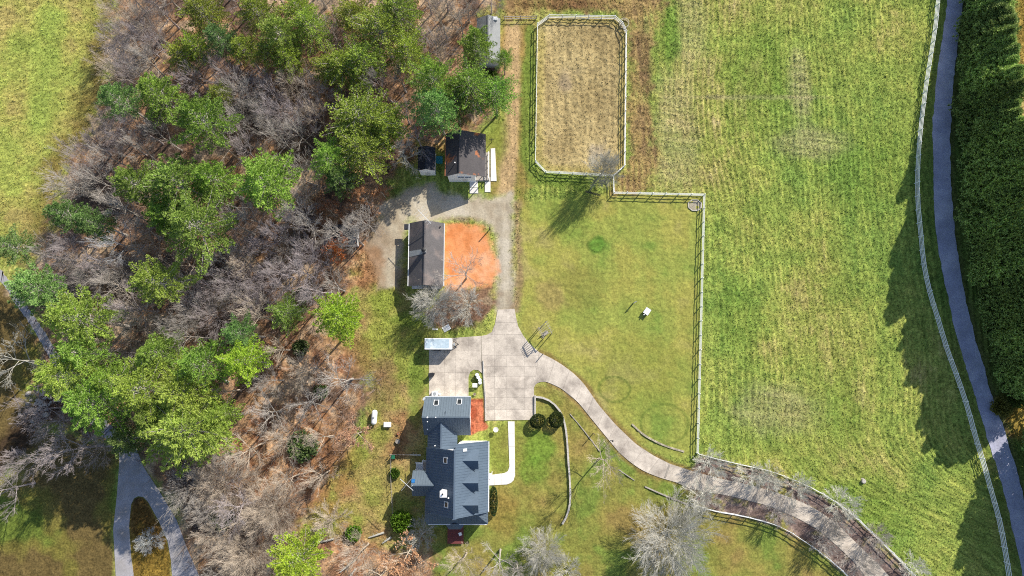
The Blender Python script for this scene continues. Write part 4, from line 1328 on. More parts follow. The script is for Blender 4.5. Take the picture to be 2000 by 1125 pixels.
def fence(name, px, label, rails=3, spacing=2.44, h=1.35, zref=1.2, smooth=True, closed=False, mat='white_paint', pw=.13, rh=.14, rt=.05, group='white board fences', skip=()):
    if smooth:
        pts = catmull([p.xy for p in PP(px, zref)], spacing)
    else:
        corner = [p.xy for p in PP(px, zref)]
        pts = []
        seq = corner + ([corner[0]] if closed else [])
        for a, b in zip(seq[:-1], seq[1:]):
            n = max(1, round((b - a).length / spacing))
            pts += [a.lerp(b, k / n) for k in range(n)]
        if not closed:
            pts.append(corner[-1])
    root = empty(name, (pts[0].x, pts[0].y, 0), label, 'fence')
    key = (pw, h, mat, rh, rt)
    if key not in _post:
        pm = MB().box(-pw / 2, pw / 2, -pw / 2, pw / 2, -.25, h).add(
            [(-pw * .6, -pw * .6, h), (pw * .6, -pw * .6, h), (pw * .6, pw * .6, h), (-pw * .6, pw * .6, h), (0, 0, h + pw * .5)],
            [(3, 2, 1, 0), (0, 1, 4), (1, 2, 4), (2, 3, 4), (3, 0, 4)])
        _post[key] = (pm, MB().box(0, 1, -rt / 2, rt / 2, -rh / 2, rh / 2))
    pm, rm = _post[key]
    meshes = []
    for m_, nm in ((pm, 'post'), (rm, 'rail')):
        me_ = bpy.data.meshes.new(nm)
        me_.from_pydata(m_.v, [], m_.f)
        me_.materials.append(MATS[mat])
        meshes.append(me_)
    org = Vector((pts[0].x, pts[0].y, 0))
    seq = pts + ([pts[0]] if closed else [])
    for i, p in enumerate(pts):
        o = bpy.data.objects.new('post', meshes[0])
        q_ = seq[min(i + 1, len(seq) - 1)] - seq[max(0, min(i, len(seq) - 2))]
        o.location = Vector((p.x, p.y, 0)) - org
        o.rotation_euler = (random.gauss(0, .012), random.gauss(0, .012), math.atan2(q_.y, q_.x))
        COL.objects.link(o)
        o.parent = root
    for i, (a, b) in enumerate(zip(seq[:-1], seq[1:])):
        if i in skip:
            continue
        d = b - a
        L_ = d.length - pw - .01
        u = d.normalized()
        for k in range(rails):
            z = h - .12 - k * (h - .35) / max(1, rails - 1)
            o = bpy.data.objects.new('rail', meshes[1])
            s0 = a + u * (pw / 2 + .005)
            o.location = Vector((s0.x, s0.y, z + random.gauss(0, .008))) - org
            o.rotation_euler = (0, random.gauss(0, .003), math.atan2(d.y, d.x))
            o.scale = (L_, 1, 1)
            COL.objects.link(o)
            o.parent = root
    return root, pts


fence('riding_arena_fence', [(1050, 46), (1073, 29), (1202, 31), (1216, 43), (1224, 60), (1221, 322), (1199, 341), (1066, 334), (1046, 313)], 'white rail fence with cut corners round the tan riding arena', smooth=False, closed=True)
fence('paddock_fence', [(1199, 341), (1200, 375), (1377, 379), (1364, 886)], 'white board fence down two sides of the green paddock', smooth=False)
fence('drive_fence', [(1366, 887), (1398, 896), (1427, 903), (1462, 911), (1500, 919), (1535, 931), (1578, 949), (1617, 970), (1660, 999), (1695, 1031), (1731, 1066), (1763, 1098), (1800, 1140), (1840, 1200)], 'white board fence curving between hay field and driveway beds')
fence('drive_fence', [(1352, 985), (1391, 998), (1427, 1004), (1462, 1011), (1500, 1021), (1535, 1034), (1571, 1057), (1607, 1082), (1642, 1111), (1670, 1138), (1705, 1185)], 'white board fence curving along the house side of the driveway')
fence('roadside_fence', [(1845, -60), (1832, 0), (1827, 50), (1815, 124), (1806, 185), (1797, 260), (1792, 338), (1793, 400), (1798, 453), (1804, 514), (1816, 571), (1831, 620), (1845, 668), (1858, 705), (1870, 738), (1888, 791), (1902, 842), (1920, 903), (1937, 963), (1952, 1017), (1962, 1070), (1971, 1125), (1980, 1190)], 'white four-rail fence following the asphalt lane', rails=4, h=1.45, zref=.75)
fence('wire_fence', [(815, 889), (762, 888), (763, 940), (766, 1003)], 'thin grey wire fence enclosing the yard behind the house', rails=2, spacing=2.0, h=1.0, zref=.9, smooth=False, mat='grey_wood', pw=.08, rh=.04, rt=.03)
fence('log_rail_fence', [(985, 33), (1048, 32)], 'grey split-rail fence between the long shed and the arena', rails=2, spacing=2.4, h=1.1, zref=.9, smooth=False, mat='grey_wood', pw=.12, rh=.1, rt=.08)

# ------------------------------------------------------------------ smaller things
# enclosed trailer
p = P(854.5, 672, 1.6)
tr = empty('box_trailer', (p.x, p.y, 0), 'white enclosed trailer with sky reflection painted on its roof, parked on the concrete', 'trailer')
x0, x1 = P(829, 672, 2.4).x, P(882, 672, 2.4).x
y1, y0 = P(855, 660.5, 2.4).y, P(855, 682.5, 2.4).y
b_ = MB().box(x0, x1, y0, y1, .45, 2.4)
bo = b_.build('body', 'trailer_white', tr)
bm = bmesh.new()
bm.from_mesh(bo.data)
bmesh.ops.bevel(bm, geom=bm.edges[:], offset=.08, segments=2, affect='EDGES')
bm.to_mesh(bo.data)
bm.free()
MB().box(x0 + .16, x1 - .42, y0 + .16, y1 - .16, 2.38, 2.425).build('roof_panel', 'trailer_roof', tr)
for yy in (y0 + .09, y1 - .09):
    MB().box(x0 + .05, x1 - .1, yy - .06, yy + .06, 2.39, 2.44).build('roof_rail', 'white_paint', tr)
for k in (.33, .5):
    for yy in (y0 - .02, y1 + .02):
        w = MB().lathe((x0 + (x1 - x0) * k, yy, .34), [(.2, -.1), (.33, -.1), (.34, 0), (.33, .1), (.2, .1)], 16, axis=(0, 1, 0)).build('tyre', 'rubber', tr)
        MB().lathe((x0 + (x1 - x0) * k, yy, .34), [(.19, -.09), (.19, .11)], 12, axis=(0, 1, 0)).build('rim', 'galvanised', w)
for yy in (y0 + .3, y1 - .3):
    MB().bar((x1 - .05, yy, .5), (x1 + 1.05, .5 * (y0 + y1), .5), .1).build('tongue', 'black_metal', tr)
MB().bar((x1 + .8, .5 * (y0 + y1), 0), (x1 + .8, .5 * (y0 + y1), .95), .07).build('jack', 'black_metal', tr)
MB().box(x1 + .15, x1 + .45, .5 * (y0 + y1) - .22, .5 * (y0 + y1) + .22, .52, .8).build('gas_locker', 'galvanised', tr)
d_ = MB().box(x0 + 2.6, x0 + 3.4, y0 - .025, y0, .6, 2.1).build('side_door', 'trim', tr)
MB().bar((x0 + 2.7, y0 - .05, 1.25), (x0 + 2.7, y0 - .05, 1.45), .04).build('handle', 'black_metal', d_)

# propane tank
p = P(731, 815, .7)
tk = empty('propane_tank', (p.x, p.y, 0), 'white capsule propane tank lying in the back yard grass', 'tank')
prof = [(.02, -1.25)] + [(.48 * math.sin(t_), -.8 - .45 * math.cos(t_)) for t_ in (.4, .8, 1.2, 1.57)] + [(.48 * math.sin(t_), .8 - .45 * math.cos(t_)) for t_ in (1.57, 1.95, 2.35, 2.75)] + [(.02, 1.25)]
MB().lathe((p.x, p.y, .72), prof, 20, axis=(.05, 1, 0)).build('shell', 'white_paint', tk, smooth=True)
MB().lathe((p.x, p.y, 1.17), [(.17, 0), (.17, .12), (.12, .2)], 12).build('valve_dome', 'galvanised', tk)
for k in (-.7, .7):
    MB().box(p.x - .32, p.x + .32, p.y + k - .08, p.y + k + .08, -.05, .36).build('saddle', 'kerb', tk)
# low cupboard beside the tank
p = P(757, 829, .4)
bxo = empty('storage_box', (p.x, p.y, 0), 'small brown box with white lid near the propane tank', 'box')
MB().box(p.x - .55, p.x + .55, p.y - .35, p.y + .35, 0, .5).build('body', 'wood', bxo)
MB().box(p.x - .62, p.x + .62, p.y - .42, p.y + .42, .5, .58).build('lid', 'white_paint', bxo)
# fire pit bowl
p = P(777, 862, .3)
fp = empty('fire_bowl', (p.x, p.y, 0), 'round grey fire bowl on the back yard grass', 'fire pit')
MB().lathe((p.x, p.y, .1), [(.15, 0), (.36, .16), (.42, .32), (.37, .32), (.3, .2)], 16).build('bowl', 'stone', fp)
for k in range(3):
    t_ = k * 2.09
    MB().bar((p.x + .3 * math.cos(t_), p.y + .3 * math.sin(t_), 0), (p.x + .22 * math.cos(t_), p.y + .22 * math.sin(t_), .2), .05).build('leg', 'black_metal', fp)
p = P(778, 847, .2)
fp = empty('plant_pot', (p.x, p.y, 0), 'small dark clay pot on the back yard grass', 'pot')
MB().lathe((p.x, p.y, 0), [(.12, 0), (.2, .3), (.22, .34), (.18, .34), (.16, .28)], 14).build('pot', 'terracotta', fp)
MB().lathe((p.x, p.y, .26), [(.16, 0), (.1, .06)], 12).build('soil', 'wood', fp)


def bin_(px, py, mat, label, w=.6, h=1.05, name='wheeled_bin', rz=0.0):
    p = P(px, py, h)
    r_ = empty(name, (p.x, p.y, 0), label, 'bin')
    x, y = p.x, p.y
    MB().add([(x - w * .4, y - w * .4, .08), (x + w * .4, y - w * .4, .08), (x + w * .4, y + w * .4, .08), (x - w * .4, y + w * .4, .08),
              (x - w * .5, y - w * .5, h), (x + w * .5, y - w * .5, h), (x + w * .5, y + w * .5, h), (x - w * .5, y + w * .5, h)],
             [(3, 2, 1, 0), (4, 5, 6, 7), (0, 1, 5, 4), (1, 2, 6, 5), (2, 3, 7, 6), (3, 0, 4, 7)]).build('body', mat, r_)
    MB().prism([(x - w * .56, y - w * .56, h + .05), (x + w * .56, y - w * .56, h + .05), (x + w * .56, y + w * .62, h + .12), (x - w * .56, y + w * .62, h + .12)], .05).build('lid', mat, r_)
    for k in (-1, 1):
        MB().lathe((x + k * w * .42, y + w * .42, .12), [(.11, -.03), (.12, 0), (.11, .03)], 12, axis=(1, 0, 0)).build('wheel', 'rubber', r_)
    MB().bar((x - w * .45, y + w * .62, h - .02), (x + w * .45, y + w * .62, h - .02), .04).build('handle', mat, r_)
    r_.rotation_euler.z = rz
    return r_


bin_(858, 312, 'teal_plastic', 'teal bin between the cottage and the small white shed', 1.05, 1.15, 'storage_bin')
bin_(841, 733, 'black_metal', 'black bin at the west edge of the concrete pad', .62, 1.0, rz=.2)
bin_(845, 731.5, 'black_metal', 'slim black bin beside the other on the concrete pad', .45, 1.0, rz=-.3)
bin_(768, 893, 'green_plastic', 'green bin inside the wire fence corner', .5, .9, 'garden_bin')

# heat pump and small kit north of the garage
p = P(849, 770, .8)
ac = empty('heat_pump', (p.x, p.y, 0), 'white heat pump unit on the pad against the garage wall', 'heat pump')
MB().box(p.x - .5, p.x + .5, p.y - .35, p.y + .45, .05, .9).build('casing', 'trim', ac)
MB().lathe((p.x, p.y + .05, .9), [(.3, 0), (.3, .03), (.26, .03)], 18).build('fan_guard', 'galvanised', ac)
MB().box(p.x - .6, p.x + .6, p.y - .4, p.y + .5, -.02, .05).build('plinth', 'kerb', ac)
p = P(858, 770, .6)
g_ = empty('gas_bottle', (p.x, p.y, 0), 'short white bottle standing beside the heat pump', 'bottle')
MB().lathe((p.x, p.y, 0.05), [(.18, 0), (.2, .08), (.2, .5), (.12, .62), (.06, .64)], 14).build('shell', 'white_paint', g_, smooth=True)
MB().lathe((p.x, p.y, .67), [(.1, 0), (.1, .12), (.08, .12)], 10).build('collar', 'galvanised', g_)
# satellite dish at the garage corner
p = P(828, 779, ZE_G + .3)
sd = empty('satellite_dish', (gx0 + .2, p.y, ZE_G - .3), 'white satellite dish at the garage eave corner', 'dish')
MB().lathe((p.x, p.y, ZE_G + .25), [(.02, -.1), (.18, -.06), (.3, .02), (.29, .03)], 14, axis=(-.6, .4, .7)).build('dish', 'white_paint', sd)
MB().tube((gx0 + .32, p.y - .2, ZE_G - .15), (p.x, p.y, ZE_G + .2), .03, n=6).build('arm', 'galvanised', sd)

# barrels and table on the grass island
for i, (bpx, bpy_) in enumerate(((931.3, 732), (933.6, 737), (936.8, 742.3), (937.4, 747.6))):
    p = P(bpx, bpy_, .9)
    r_ = empty('barrel', (p.x, p.y, 0), ('pale blue drum at the row end farthest from the small table', 'pale blue drum second from the far end of the island row', 'pale blue drum next to the one beside the small table', 'pale blue drum last in the row, beside the small table')[i], 'barrel', 'drums on the grass island')
    MB().lathe((p.x, p.y, -.02), [(.27, 0), (.29, .05), (.29, .3), (.31, .32), (.29, .34), (.29, .6), (.31, .62), (.29, .64), (.29, .88), (.27, .9)], 18).build('shell', 'barrel_blue', r_)
    MB().lathe((p.x, p.y, .88), [(.25, 0), (.25, .03), (.06, .03)], 16).build('lid', 'white_paint', r_)
p = P(927.5, 752.5, .7)
r_ = empty('garden_table', (p.x, p.y, 0), 'small white square table on the grass island', 'table')
MB().box(p.x - .4, p.x + .4, p.y - .35, p.y + .35, .68, .73).build('table_top', 'white_paint', r_)
for a in (-.34, .34):
    for b in (-.29, .29):
        MB().bar((p.x + a, p.y + b, -.03), (p.x + a, p.y + b, .68), .05).build('leg', 'weathered_white', r_)
p = P(927, 770, .3)
r_ = empty('plant_pot', (p.x, p.y, 0), 'yellowish clay pot on the grass island by the garage', 'pot')
MB().lathe((p.x, p.y, -.02), [(.14, 0), (.22, .3), (.24, .34), (.2, .34), (.17, .28)], 14).build('pot', 'earthen_stone', r_)
MB().lathe((p.x, p.y, .25), [(.17, 0), (.12, .06)], 12).build('soil', 'wood', r_)
p = P(968.5, 839, .6)
r_ = empty('bird_bath', (p.x, p.y, 0), 'pale stone bird bath on the small front lawn', 'bird bath')
MB().lathe((p.x, p.y, -.03), [(.24, 0), (.24, .08), (.1, .14), (.08, .7), (.14, .76)], 14).build('pedestal', 'pale_concrete', r_)
MB().lathe((p.x, p.y, .72), [(.12, 0), (.4, .1), (.44, .18), (.38, .18), (.2, .1)], 16).build('basin', 'pale_concrete', r_)

# white boards left on the grass
for (bpx, bpy_, L_, W_, rz, lab) in ((872, 641, 1.3, .95, .55, 'broad white board lying on the grass behind the trailer'), (849.5, 643, 1.0, .25, -.05, 'narrow white plank on the grass behind the trailer')):
    p = P(bpx, bpy_, .1)
    r_ = empty('board', (p.x, p.y, 0), lab, 'board')
    MB().box(p.x - L_ / 2, p.x + L_ / 2, p.y - W_ / 2, p.y + W_ / 2, .05, .1).build('panel', 'white_paint', r_)
    for k in (-.35, .35):
        MB().box(p.x + k * L_ - .05, p.x + k * L_ + .05, p.y - W_ / 2 + .02, p.y + W_ / 2 - .02, -.02, .05).build('batten', 'wood', r_)
    r_.rotation_euler.z = rz


def post_thing(px, py, h, name, label, cat, head='lamp', mat='wood', w=.1):
    p = P(px, py, h)
    r_ = empty(name, (p.x, p.y, 0), label, cat)
    MB().bar((p.x, p.y, -.15), (p.x, p.y, h), w).build('post', mat, r_)
    if head == 'lamp':
        MB().lathe((p.x, p.y, h), [(.05, 0), (.12, .05), (.14, .3), (.17, .32), (.02, .42)], 8).build('lantern', 'black_metal', r_)
    elif head == 'bar':
        MB().bar((p.x - .5, p.y, h - .2), (p.x + .5, p.y, h - .2), .09).build('arm', mat, r_)
    elif head == 'cap':
        MB().lathe((p.x, p.y, h), [(w * .8, 0), (w * .8, .05), (.01, .14)], 8).build('cap', mat, r_)
    return r_


post_thing(1196, 861, 1.6, 'lamp_post', 'black lantern post on the inner side of the driveway bend', 'lamp', 'lamp', 'black_metal', .08)
post_thing(1161, 848, 1.9, 'wooden_post', 'dark timber post beside the thin lawn edging', 'post', 'cap')
post_thing(956, 443, 2.0, 'wooden_post', 'dark timber post at the clay pad corner by the gravel', 'post', 'cap', 'wood', .14)
post_thing(1061, 691, 1.3, 'wooden_post', 'short dark post at the driveway edge under the pergola', 'post', 'cap')
post_thing(960, 271, 1.8, 'clothes_post', 'dark post with crossbar beside the cottage', 'post', 'bar', 'black_metal', .08)
# water hydrant with sign arm and well cover in the paddock
p = P(1239, 591, 1.2)
r_ = empty('yard_hydrant', (p.x, p.y, 0), 'slim grey yard hydrant standing alone in the paddock', 'hydrant')
MB().bar((p.x, p.y, -.1), (p.x, p.y, 1.5), .16).build('standpipe', 'galvanised', r_)
MB().bar((p.x - .02, p.y, 1.42), (p.x + .36, p.y + .2, 1.46), .1).build('spout', 'galvanised', r_)
MB().bar((p.x, p.y, 1.5), (p.x - .25, p.y - .12, 1.62), .05).build('handle', 'black_metal', r_)
p = P(1264, 608, .8)
r_ = empty('well_cover', (p.x, p.y, 0), 'white box-shaped well cover in the paddock grass', 'well cover')
MB().box(p.x - .42, p.x + .42, p.y - .5, p.y + .5, -.05, .75).build('housing', 'black_metal', r_)
MB().prism([(p.x - .48, p.y - .56, .76), (p.x + .48, p.y - .56, .76), (p.x + .48, p.y + .56, .9), (p.x - .48, p.y + .56, .9)], .06).build('lid', 'white_paint', r_)
r_.rotation_euler.z = -.6
p = P(1257, 615, .4)
r_ = empty('pipe_stand', (p.x, p.y, 0), 'short white pipe standing beside the well cover', 'pipe')
MB().tube((p.x, p.y, -.05), (p.x, p.y, .7), .06, n=8).build('pipe', 'white_paint', r_)
MB().lathe((p.x, p.y, .7), [(.1, 0), (.1, .08), (.05, .12)], 8).build('cap', 'white_paint', r_)

# timber pergola at the court's edge
corners = [P(1052, 640, 2.6), P(1066, 628, 2.6), P(1078, 651, 2.6), P(1062, 660, 2.6)]
cc = sum(corners, Vector()) / 4
pg = empty('pergola', (cc.x, cc.y, 0), 'grey timber pergola with open slats beside the parking court', 'pergola')
for k in corners:
    MB().bar((k.x, k.y, -.1), (k.x, k.y, 3.0), .10).build('post', 'grey_wood', pg)
for a, b in ((0, 3), (1, 2)):
    MB().bar(corners[a] + Vector((0, 0, .35)), corners[b] + Vector((0, 0, .35)), .07, .16).build('beam', 'grey_wood', pg)
for k in range(6):
    a = corners[0].lerp(corners[3], (k + .4) / 6.2) + Vector((0, 0, .47))
    b = corners[1].lerp(corners[2], (k + .4) / 6.2) + Vector((0, 0, .47))
    d = (b - a).normalized() * .35
    MB().bar(a - d, b + d, .06, .1).build('slat', 'grey_wood', pg)
bench = MB()
a, b = corners[3].lerp(corners[0], .3), corners[2].lerp(corners[1], .3)
bn = empty('garden_bench', (cc.x, cc.y, 0), 'small weathered bench under the timber pergola', 'bench')
a, b = a.lerp(b, .2), a.lerp(b, .8)
a.z = b.z = .45
MB().bar(a, b, .45, .06).build('seat', 'grey_wood', bn)
d = Vector((-(b - a).y, (b - a).x, 0)).normalized() * .22
MB().bar(a + d + Vector((0, 0, .35)), b + d + Vector((0, 0, .35)), .05, .4).build('backrest', 'grey_wood', bn)
for p_ in (a, b):
    for s_ in (-.8, .8):
        q_ = p_.lerp(.5 * (a + b), .06) + d * s_
        MB().bar((q_.x, q_.y, -.05), (q_.x, q_.y, .43), .06).build('leg', 'grey_wood', bn)

# ring feeder, corner pad, stump, gate
p = P(1219, 45, .5)
rf = empty('hay_ring', (p.x, p.y, 0), 'round tan hay feeder ring at the arena corner', 'feeder')
for z in (.15, .7):
    mb = MB()
    for k in range(20):
        t0, t1 = k * math.pi / 10, (k + 1) * math.pi / 10
        mb.bar((p.x + .85 * math.cos(t0), p.y + .85 * math.sin(t0), z), (p.x + .85 * math.cos(t1), p.y + .85 * math.sin(t1), z), .09)
    mb.build('hoop', 'earthen_stone', rf)
for k in range(8):
    t0 = k * math.pi / 4
    MB().bar((p.x + .85 * math.cos(t0), p.y + .85 * math.sin(t0), -.05), (p.x + .85 * math.cos(t0), p.y + .85 * math.sin(t0), .75), .06).build('upright', 'earthen_stone', rf)
p = P(1357, 401)
cpad = empty('corner_pad', (p.x, p.y, 0), 'octagonal stone-edged sand pad in the paddock corner', 'pad')
oct_ = [(p.x + 1.25 * math.cos(k * math.pi / 4 + .39), p.y + 1.05 * math.sin(k * math.pi / 4 + .39)) for k in range(8)]
MB().prism([(a, b, .05) for a, b in oct_], .12).build('sand', 'terracotta' if False else 'earthen_stone', cpad)
for a, b in zip(oct_, oct_[1:] + oct_[:1]):
    MB().bar((a[0], a[1], .06), (b[0], b[1], .06), .14, .16).build('edge_stone', 'kerb', cpad)
p = P(1687, 940, .3)
stp = empty('tree_stump', (p.x, p.y, 0), 'lone grey tree stump in the hay field', 'stump')
MB().lathe((p.x, p.y, -.1), [(.55, 0), (.42, .15), (.38, .5), (.36, .52)], 11).build('bole', 'grey_wood', stp)
MB().lathe((p.x, p.y, .42), [(.33, 0), (.3, .03)], 11).build('cut_face', 'kerb', stp)
a, b = P(1143, 374, .6), P(1172, 382, .6)
gt_ = empty('field_gate', (a.x, a.y, 0), 'dark tubular field gate standing open under the arena tree', 'gate')
for k in range(5):
    z = .25 + .25 * k
    MB().tube((a.x, a.y, z), (b.x, b.y, z), .03, n=6).build('bar', 'black_metal', gt_)
for k in (0, .5, 1):
    q_ = a.lerp(b, k)
    MB().tube((q_.x, q_.y, .02 if k != .5 else .2), (q_.x, q_.y, 1.3), .04, n=6).build('upright', 'black_metal', gt_)
# creek rocks
rng = random.Random(5)
for i in range(34):
    p = P(75 + rng.gauss(0, 16), 785 + rng.gauss(0, 15))
    r0 = rng.uniform(.22, .5)
    m_ = MB()
    vs_ = []
    bmx = bmesh.new()
    bmesh.ops.create_icosphere(bmx, subdivisions=1, radius=1)
    for v in bmx.verts:
        k = rng.uniform(.7, 1.15)
        vs_.append((p.x + v.co.x * r0 * k * 1.2, p.y + v.co.y * r0 * k, r0 * .25 + v.co.z * r0 * k * .7))
    fs_ = [tuple(v.index for v in f.verts) for f in bmx.faces]
    bmx.free()
    m_.add(vs_, fs_)
    o = m_.build('boulder', 'stone', org=(p.x, p.y, 0))
    tag(o, 'grey boulder in the heap of rocks by the creek', 'rock', 'boulders heaped by the creek')


# ------------------------------------------------------------------ trees and shrubs
def arr_mesh(name, V, F, mat):
    me_ = bpy.data.meshes.new(name)
    me_.from_pydata(V, [], F)
    me_.materials.append(MATS[mat])
    return me_


def limb(V, F, pts, rad, n=3):
    """tapering tube along pts"""
    b0 = len(V)
    for i, p in enumerate(pts):
        d = (pts[min(i + 1, len(pts) - 1)] - pts[max(i - 1, 0)])
        d.normalize()
        up = Vector((0, 0, 1)) if abs(d.z) < .9 else Vector((1, 0, 0))
        ux = d.cross(up).normalized()
        uy = d.cross(ux)
        for k in range(n):
            t_ = 2 * math.pi * k / n
            V.append(tuple(p + (ux * math.cos(t_) + uy * math.sin(t_)) * rad[i]))
    for i in range(len(pts) - 1):
        for k in range(n):
            a, b = b0 + i * n + k, b0 + i * n + (k + 1) % n
            F.append((a, a + n, b + n, b))


def rv(rg, s=1.0):
    return Vector((rg.gauss(0, s), rg.gauss(0, s), rg.gauss(0, s)))


def bare_tree_mesh(seed, H=13.0, spread=4.2, fork=.32, limbs=7, twig=.016, dens=1.0, up=.5, leaves=0, wig=.07, ang=1.0, burst=False):
    """leafless tree: (trunk mesh, branch mesh[, leaf mesh]) with unit sizes in metres"""
    rg = random.Random(seed)
    TV, TF, V, F, LV, LF = [], [], [], [], [], []
    lean = Vector((rg.gauss(0, .03), rg.gauss(0, .03), 0))
    rt = H * .0155
    nseg = 6
    tp = []
    for i in range(nseg + 1):
        f = i / nseg
        tp.append(Vector((lean.x * H * f + rg.gauss(0, .06), lean.y * H * f + rg.gauss(0, .06), H * (.5 if burst else .82) * f - .2)))
    limb(TV, TF, tp, [rt * (1.35 if i == 0 else 1 - .80 * i / nseg) for i in range(nseg + 1)], 7)

    def trunk_at(z):
        f = max(0, min(.999, z / (H * (.5 if burst else .82)))) * nseg
        k = int(f)
        return tp[k].lerp(tp[k + 1], f - k), rt * (1 - .8 * f / nseg)

    def grow(p, d, L, r, lev):
        n = 4 if lev < 3 else 2
        pts, rad = [p.copy()], [r]
        dd = d.copy()
        for i in range(n):
            dd = (dd + rv(rg, wig) + Vector((0, 0, .09 * up))).normalized()
            p = p + dd * L / n
            pts.append(p.copy())
            rad.append(max(twig * .55, r * (1 - .72 * (i + 1) / n)))
        limb(V, F, pts, rad, 4 if lev == 1 else 3)
        if lev >= 4:
            for _ in range(leaves):
                q_ = pts[-1].lerp(pts[0], rg.random()) + rv(rg, .12)
                u_, w_ = rv(rg).normalized() * .15, rv(rg).normalized() * .10
                b0 = len(LV)
                LV.extend([tuple(q_ - u_), tuple(q_ + w_), tuple(q_ + u_), tuple(q_ - w_)])
                LF.append((b0, b0 + 1, b0 + 2, b0 + 3))
            return
        kids = {1: 7, 2: 6, 3: 4}[lev] * dens
        kids = int(kids) + (rg.random() < kids % 1)
        for k in range(kids):
            f = .22 + .78 * (k + rg.random()) / kids
            fi = min(n - 1e-3, f * n)
            i = int(fi)
            q_ = pts[i].lerp(pts[i + 1], fi - i)
            side = (pts[i + 1] - pts[i]).normalized()
            perp = rv(rg)
            perp = (perp - side * perp.dot(side)).normalized()
            nd = (side * rg.uniform(.8, 1.15) + perp * rg.uniform(.4, .7) * ang + Vector((0, 0, .2 * up))).normalized()
            grow(q_, nd, L * rg.uniform(.45, .68) * (1.1 - .4 * f), max(twig, r * (.56 - .2 * f)), lev + 1)

    if burst:
        for k in range(limbs):
            u_ = (k + .5) / limbs
            sz = .12 + .86 * u_
            t_ = k * 2.39996 + rg.uniform(-.25, .25)
            cz = math.sqrt(max(0, 1 - sz * sz))
            q_, rr = trunk_at(H * (fork + .22 * u_))
            Lb = spread * (1 + .12 * rg.gauss(0, 1)) * (cz * cz + (sz * (H - H * fork) * .62 / spread) ** 2) ** .5
            d = Vector((math.cos(t_) * cz * spread, math.sin(t_) * cz * spread, sz * (H - H * fork) * .7)).normalized()
            grow(q_, d, Lb, rr * .42, 1)
        out = [arr_mesh('trunk', TV, TF, 'bark'), arr_mesh('crown', V, F, 'bark')]
        return out
    for k in range(limbs):
        f = (k + rg.random() * .7) / limbs
        z = H * (fork + (.76 - fork) * f)
        q_, rr = trunk_at(z)
        t_ = k * 2.399 + rg.uniform(-.4, .4)
        el = up * .55 + .75 * f + rg.uniform(-.1, .15)
        d = Vector((math.cos(t_) * math.cos(el), math.sin(t_) * math.cos(el), math.sin(el)))
        grow(q_, d, spread * rg.uniform(.85, 1.2) * (1.15 - .35 * f), rr * .7, 1)
    q_, rr = trunk_at(H * .8)
    for k in range(3):
        grow(q_, (Vector((0, 0, 1)) + rv(rg, .35)).normalized(), spread * .75, rr * .8, 1)
    out = [arr_mesh('trunk', TV, TF, 'bark'), arr_mesh('crown', V, F, 'bark')]
    if leaves:
        out.append(arr_mesh('leaves', LV, LF, 'dry_leaves'))
    return out


def tuft(V, F, rg, p, d, L, n, w):
    """spray of needle blades"""
    for _ in range(n):
        t_ = (d * .95 + rv(rg, .45)).normalized() * L * rg.uniform(.6, 1.15)
        s_ = t_.cross(rv(rg)).normalized() * w
        b0 = len(V)
        m_ = p + t_ * .45
        V.extend([tuple(p), tuple(m_ + s_), tuple(p + t_), tuple(m_ - s_)])
        F.append((b0, b0 + 1, b0 + 2, b0 + 3))


